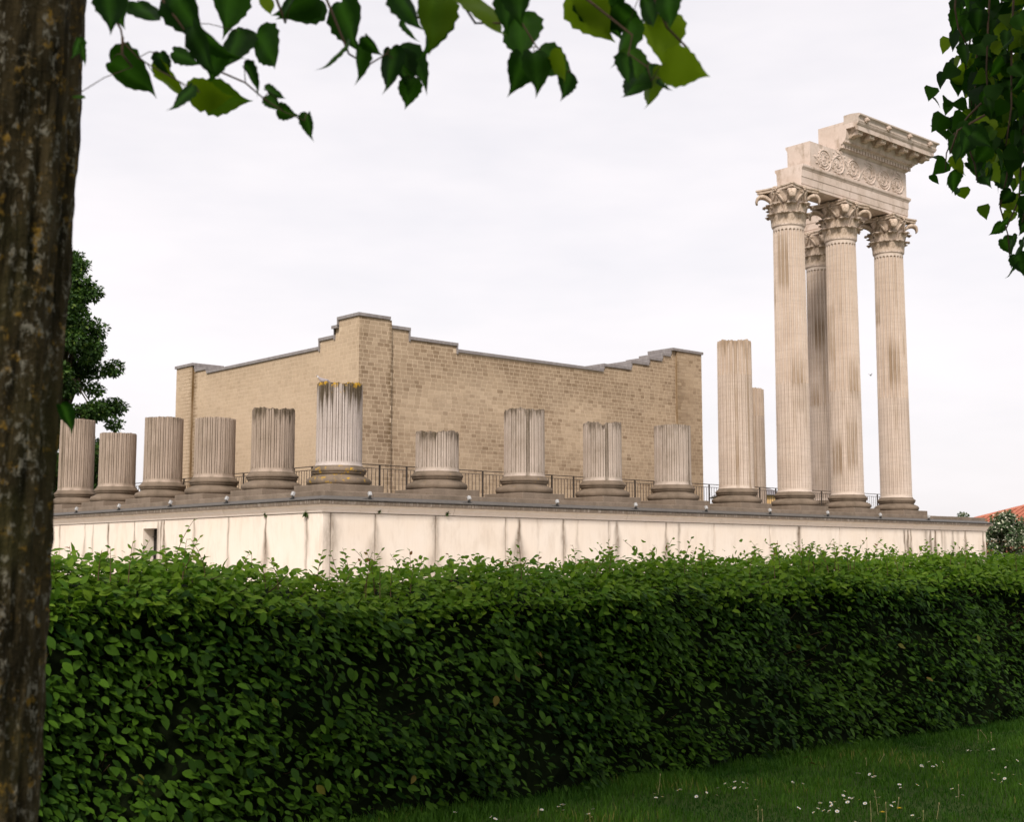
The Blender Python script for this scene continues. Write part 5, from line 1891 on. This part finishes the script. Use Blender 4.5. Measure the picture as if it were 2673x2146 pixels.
for ti, t in enumerate(BRANCH_TWIGS):
    mb.tube(t, [max(.0018, .0055-.0008*k) for k in range(len(t))], 5)
    pts = [Vector(p) for p in t]
    main = ti in (0, 1, 2, 3, 4, 13, 14)
    for a, b in zip(pts, pts[1:]):
        ln = (b-a).length
        for q in range(max(1, int(ln/(.0105 if main else .026)))):
            p = a.lerp(b, r_.random())
            side = r_.choice([-1, 1])
            dz = r_.gauss(0, .30 if main else .06)
            p = p+RT*(r_.gauss(0, .042 if main else .026)+.045)+Vector((0, 0, r_.gauss(0, .03)))+Vector((FW.x, FW.y, 0))*dz
            D = RT*(side*r_.uniform(.0, .8))+Vector((0, 0, -1))*r_.uniform(.4, 1)+Vector((FW.x, FW.y, 0))*r_.gauss(0, .4)
            N = Vector((-FW.x, -FW.y, 0))*r_.uniform(.2, 1)+Vector((0, 0, 1))*r_.uniform(-.2, .8)+RT*r_.gauss(0, .5)
            spec.append((dz+(0 if main else -.5), p, D, N, r_.uniform(.062, .105)))
spec.sort(key=lambda q: q[0])
for k, (dz, p, D, N, L) in enumerate(spec[:300]):
    leaf_obj('leaf', LM[k % 7], p, D, N, L, t2)
if len(spec) > 300:
    rest = spec[300:]
    TW_ = leaf_template([(.02, .38), (.28, .49), (.62, .34), (.86, .14)], .15, .25, 1.06)
    off = np.array(t2.location)
    V, F, A = leaf_cloud(TW_, np.array([tuple(q[1]) for q in rest])-off, np.array([tuple(q[2]) for q in rest]), np.array([tuple(q[3]) for q in rest]), np.array([q[4] for q in rest]), rng.uniform(0, .99, len(rest)))
    tag(mesh_obj('inner_leaves', V, F, M['linden_leaf'], t2, True, {'tone': A, 'solo': np.zeros(len(A))}), kind='stuff')
mb.tube([(-13.1, -29.3, 4.4), (-14.2, -29.1, 5.1), (-15.3, -28.95, 5.0), (-15.9, -28.9, 4.55)], [.09, .05, .03, .012], 7)
world_child(mb.build('twigs', M['twig'], smooth=True), t2)

# ------------------------------------------------------------------ background trees
def far_tree(base, label, pads, n, size, mat, trunk_r, trunk_top, seedv, name='background_tree', cat='tree'):
    root = empty(name, base, label, cat)
    r_ = np.random.default_rng(seedv)
    mb = MB()
    mb.tube([(0, 0, 0), (.02, .02, trunk_top*.5), (0, 0, trunk_top)], [trunk_r*1.2, trunk_r, trunk_r*.6], 10)
    for k in range(0, len(pads), 3):
        c = Vector(pads[k][:3])
        mb.tube([(0, 0, trunk_top*.55), Vector((0, 0, trunk_top)).lerp(c, .5), c], [trunk_r*.5, trunk_r*.3, .03], 6)
    mb.build('trunk', M['bark'], root, True)
    w = np.array([p[3]**2 for p in pads]); w /= w.sum()
    which = r_.choice(len(pads), n, p=w)
    pc = np.array(pads)
    dirs = unit(r_.normal(0, 1, (n, 3)))
    P = pc[which, :3]+dirs*pc[which, 3:4]*(r_.uniform(0, 1, (n, 1))**.5)*np.array([1, 1, .72])
    D = dirs*.6+r_.normal(0, .5, (n, 3))+np.array([0, 0, -.2])
    N = dirs*.4+np.array([0, 0, 1.0])+r_.normal(0, .45, (n, 3))
    V, F, A = leaf_cloud(QUADL, P, D, N, r_.uniform(.6, 1.3, n)*size, r_.uniform(0, .99, n))
    tag(mesh_obj('crown', V, F, mat, root, True, {'tone': A, 'solo': np.zeros(len(A))}), kind='stuff')
    return root
pads = []
pr_ = random.Random(21)
# broad crown: lobes stacked around the stem, wider low down
for k in range(170):
    z = pr_.uniform(4.6, 23.4)
    t = (z-4.6)/18.8
    rmax = 4.6*math.sin(math.pi*(.18+.80*t)**.85)**.7*(1-.25*t)+.3
    a = pr_.uniform(0, 6.283)
    r = rmax*math.sqrt(pr_.uniform(.12, 1))
    pads.append((r*math.cos(a), r*math.sin(a), z, pr_.uniform(.55, 1.15)))
far_tree((14.3, 55.2, 0), 'large green tree beside the dark foreground trunk, behind the left column stubs', pads, 70000, .27, M['tree_leaf'], .45, 16, 31)
pads = []
for k in range(46):
    a = pr_.uniform(0, 6.283); z = pr_.uniform(-1, 1)
    r = math.sqrt(max(0, 1-z*z))*pr_.uniform(.4, 1)
    pads.append((1.05*r*math.cos(a), 1.05*r*math.sin(a), 2.75+1.0*z, pr_.uniform(.22, .36)))
far_tree((36.95, -.68, 0), 'small round white-blossomed tree in front of the red-roofed house', pads, 7500, .14, M['blossom_leaf'], .06, 2.3, 33)
pads = []
for k in range(26):
    a = pr_.uniform(0, 6.283); z = pr_.uniform(-1, 1)
    r = math.sqrt(max(0, 1-z*z))*pr_.uniform(.4, 1)
    pads.append((1.0*r*math.cos(a), 1.0*r*math.sin(a), 3.15+.95*z, pr_.uniform(.2, .35)))
far_tree((46.2, 6.6, 0), 'top of a pale shrub showing just above the right end of the podium', pads, 4200, .15, M['blossom_leaf'], .06, 2.6, 35, 'background_shrub', 'shrub')

# ------------------------------------------------------------------ houses behind
def tiled_house():
    root = empty('red_roofed_house', (66, 8, 0), 'white house with a hipped red tile roof at the far right', 'house')
    X0_, X1_, Y0_, Y1_ = 60.6, 70.0, -3.0, 15.6
    ze, zr = 4.05, 5.62
    xm, ya = 65.0, 11.2
    mb = MB(); mb.box(X0_+.5, X1_-.5, Y0_+.5, Y1_-.5, 0, ze-.02)
    world_child(mb.build('wall', M['white_wall']), root)
    mb = MB()
    V = [(X0_, Y0_, ze), (X1_, Y0_, ze), (X1_, Y1_, ze), (X0_, Y1_, ze), (xm, Y0_+4.4, zr), (xm, ya, zr)]
    mb.add(V, [(0, 4, 5, 3), (1, 2, 5, 4), (0, 1, 4), (2, 3, 5), (3, 2, 1, 0)])
    roof = world_child(mb.build('roof', M['tile']), root)
    mb = MB(); mb.box(X0_-.02, X1_+.02, Y0_-.02, Y1_+.02, ze-.14, ze-.004)
    world_child(mb.build('eaves_board', M['slate']), roof)
    # cover-tile ribs on the two faces that show
    def rib(a, b):
        a, b = Vector(a), Vector(b)
        m = MB().tube([a+Vector((0, 0, .05)), b+Vector((0, 0, .05))], .085, 6)
        world_child(m.build('tile_rib', M['tile']), roof)
    k = 0
    y = Y0_+.3
    while y < Y1_-.2:
        if y > ya: t = (Y1_-y)/(Y1_-ya)
        elif y < Y0_+4.4: t = (y-Y0_)/4.4
        else: t = 1
        rib((X0_, y, ze), (X0_+(xm-X0_)*t, y, ze+(zr-ze)*t))
        y += .38
    x = X0_+.3
    while x < xm:
        t = (x-X0_)/(xm-X0_)
        rib((x, Y1_, ze), (x, Y1_-(Y1_-ya)*t, ze+(zr-ze)*t))
        x += .42
    for a, b in (((X0_, Y1_, ze), (xm, ya, zr)), ((X1_, Y1_, ze), (xm, ya, zr)), ((xm, Y0_+4.4, zr), (xm, ya, zr)), ((X0_, Y0_, ze), (xm, Y0_+4.4, zr))):
        m = MB().tube([Vector(a)+Vector((0, 0, .08)), Vector(b)+Vector((0, 0, .08))], .13, 6)
        world_child(m.build('ridge_tile', M['tile']), roof)
    # low lean-to in front
    r2 = empty('lean_to_shed', (57, 11, 0), 'low white lean-to with red tiles peeking between podium end and blossomed tree', 'shed')
    mb = MB(); mb.box(55.4, 59.8, 8.0, 14.6, 0, 2.2)
    world_child(mb.build('wall', M['white_wall']), r2)
    mb = MB(); mb.add([(55.0, 7.6, 2.22), (55.0, 15.0, 2.22), (60.0, 15.0, 2.85), (60.0, 7.6, 2.85), (55.0, 7.6, 2.12), (55.0, 15.0, 2.12), (60.0, 15.0, 2.75), (60.0, 7.6, 2.75)],
                      [(0, 3, 2, 1), (4, 5, 6, 7), (0, 1, 5, 4), (1, 2, 6, 5), (2, 3, 7, 6), (3, 0, 4, 7)])
    ro = world_child(mb.build('roof', M['tile']), r2)
    for k in range(17):
        y = 7.8+k*.43
        m = MB().tube([(55.0, y, 2.27), (60.0, y, 2.90)], .07, 6)
        world_child(m.build('tile_rib', M['tile']), ro)
tiled_house()
HC = (65.88, 37.60)
def slate_house():
    root = empty('slate_roofed_house', (68, 36, 0), 'ochre house with grey slate hip roof seen between two columns', 'house')
    c = Vector((HC[0], HC[1], 0)); rx = Vector((RT.x, RT.y, 0)); ry = Vector((math.cos(YAW), math.sin(YAW), 0))
    def W(a, b, z): return c+rx*a+ry*b+Vector((0, 0, z))
    mb = MB()
    P = [W(-2.2, -3, 0), W(2.2, -3, 0), W(2.2, 3, 0), W(-2.2, 3, 0), W(-2.2, -3, 6.95), W(2.2, -3, 6.95), W(2.2, 3, 6.95), W(-2.2, 3, 6.95)]
    mb.add(P, [(0, 1, 5, 4), (1, 2, 6, 5), (2, 3, 7, 6), (3, 0, 4, 7)])
    world_child(mb.build('wall', M['ochre_wall']), root)
    mb = MB()
    P = [W(-2.6, -3.4, 6.9), W(2.6, -3.4, 6.9), W(2.6, 3.4, 6.9), W(-2.6, 3.4, 6.9), W(-.3, 0, 8.3), W(.3, 0, 8.3)]
    mb.add(P, [(0, 1, 5, 4), (1, 2, 5), (2, 3, 4, 5), (3, 0, 4), (3, 2, 1, 0)])
    world_child(mb.build('roof', M['slate']), root)
slate_house()

# ------------------------------------------------------------------ pigeon, flying bird, wall ferns
pg = empty('pigeon', (-.50, .10, ZP+2.905), 'grey pigeon resting on the lichen-topped corner stub', 'bird', None)
pg.rotation_euler = (0, 0, math.atan2(.664, -.747)-.15)
mb = MB()
prof = [(-.20, .075, .012), (-.14, .085, .03), (-.07, .10, .055), (.0, .115, .068), (.06, .135, .066), (.11, .165, .052), (.145, .20, .038), (.165, .235, .034), (.185, .255, .031), (.205, .255, .022), (.215, .25, .010)]
V, F = [], []
for x, z, r in prof:
    for k in range(12):
        a = 2*math.pi*k/12
        V.append((x, r*math.cos(a)*.9, z+r*math.sin(a)))
for j in range(len(prof)-1):
    for k in range(12):
        k2 = (k+1) % 12
        F.append((j*12+k, j*12+k2, (j+1)*12+k2, (j+1)*12+k))
F += [tuple(reversed(range(12))), tuple(range((len(prof)-1)*12, len(prof)*12))]
mb.add(V, F)
mb.build('body', M['pigeon'], pg, True)
mb = MB(); mb.add([(-.12, -.035, .085), (-.12, .035, .085), (-.30, .045, .045), (-.30, -.045, .045), (-.12, -.035, .073), (-.12, .035, .073), (-.30, .045, .036), (-.30, -.045, .036)], [(0, 1, 2, 3), (7, 6, 5, 4), (0, 4, 5, 1), (1, 5, 6, 2), (2, 6, 7, 3), (3, 7, 4, 0)])
mb.build('tail', M['pigeon_dark'], pg)
for s_ in (-1, 1):
    mb = MB(); mb.ell((-.03, s_*.055, .115), (.13, .018, .048), 10, 6)
    mb.build('wing', M['pigeon'], pg, True)
    mb = MB(); mb.ell((.165, s_*.028, .225), (.022, .012, .022), 8, 5)
    mb.build('neck_patch', M['pigeon_white'], pg, True)
    mb = MB(); mb.tube([(.0, s_*.025, .06), (.005, s_*.028, .0), (.035, s_*.03, .0)], .006, 5)
    mb.build('leg', M['pigeon_dark'], pg)
mb = MB(); mb.tube([(.213, 0, .25), (.243, 0, .243)], [.009, .002], 6)
mb.build('beak', M['pigeon_dark'], pg)

fb = empty('flying_bird', (47.075, 13.028, 12.708), 'tiny dark bird flying in the sky between the tall columns', 'bird')
fb.scale = (.45, .45, .45)
mb = MB(); mb.ell((0, 0, 0), (.22, .07, .07), 8, 5); mb.build('body', M['pigeon_dark'], fb, True)
for s_ in (-1, 1):
    mb = MB(); mb.add([(.1, 0, .03), (-.08, 0, .03), (-.12, s_*.25, .22), (-.05, s_*.42, .18), (.05, s_*.25, .22), (0, s_*.1, .0)], [(0, 1, 2, 4), (4, 2, 3), (0, 5, 1)])
    mb.build('wing', M['pigeon_dark'], fb)

FERN = [((-1.665, 1.231, 2.91), 'small green fern sprouting from the left podium wall joint farther from the corner', .07), ((-1.665, -.896, 2.89), 'bushier green fern sprouting from the left podium wall near its corner', .12),
        ((.243, -1.665, 2.985), 'small fern sprouting from the right podium wall nearest the corner', .07), ((2.651, -1.665, 2.99), 'dark double fern tuft on the right podium wall below the lowest stub', .10)]
for k, (p, label, s_) in enumerate(FERN):
    r = empty('wall_fern', p, label, 'fern', 'ferns rooted in the podium wall')
    n = 34
    r_ = np.random.default_rng(70+k)
    outw = np.array([-1, 0, 0]) if k < 2 else np.array([0, -1, 0])
    P = r_.normal(0, .012, (n, 3))-outw*.02
    D = outw*.6+r_.normal(0, .6, (n, 3))+np.array([0, 0, -.15])
    N = np.array([0, 0, 1.0])+r_.normal(0, .4, (n, 3))+outw*.4
    V, F, A = leaf_cloud(SLIM, P, D, N, r_.uniform(.6, 1.3, n)*s_, r_.uniform(0, .99, n))
    tag(mesh_obj('fronds', V, F, M['fern'], r, True, {'tone': A, 'solo': np.zeros(len(A))}), kind='stuff')
    mb = MB(); mb.ell((0, 0, 0), (.02, .02, .02), 6, 4); mb.build('root', M['twig'], r)
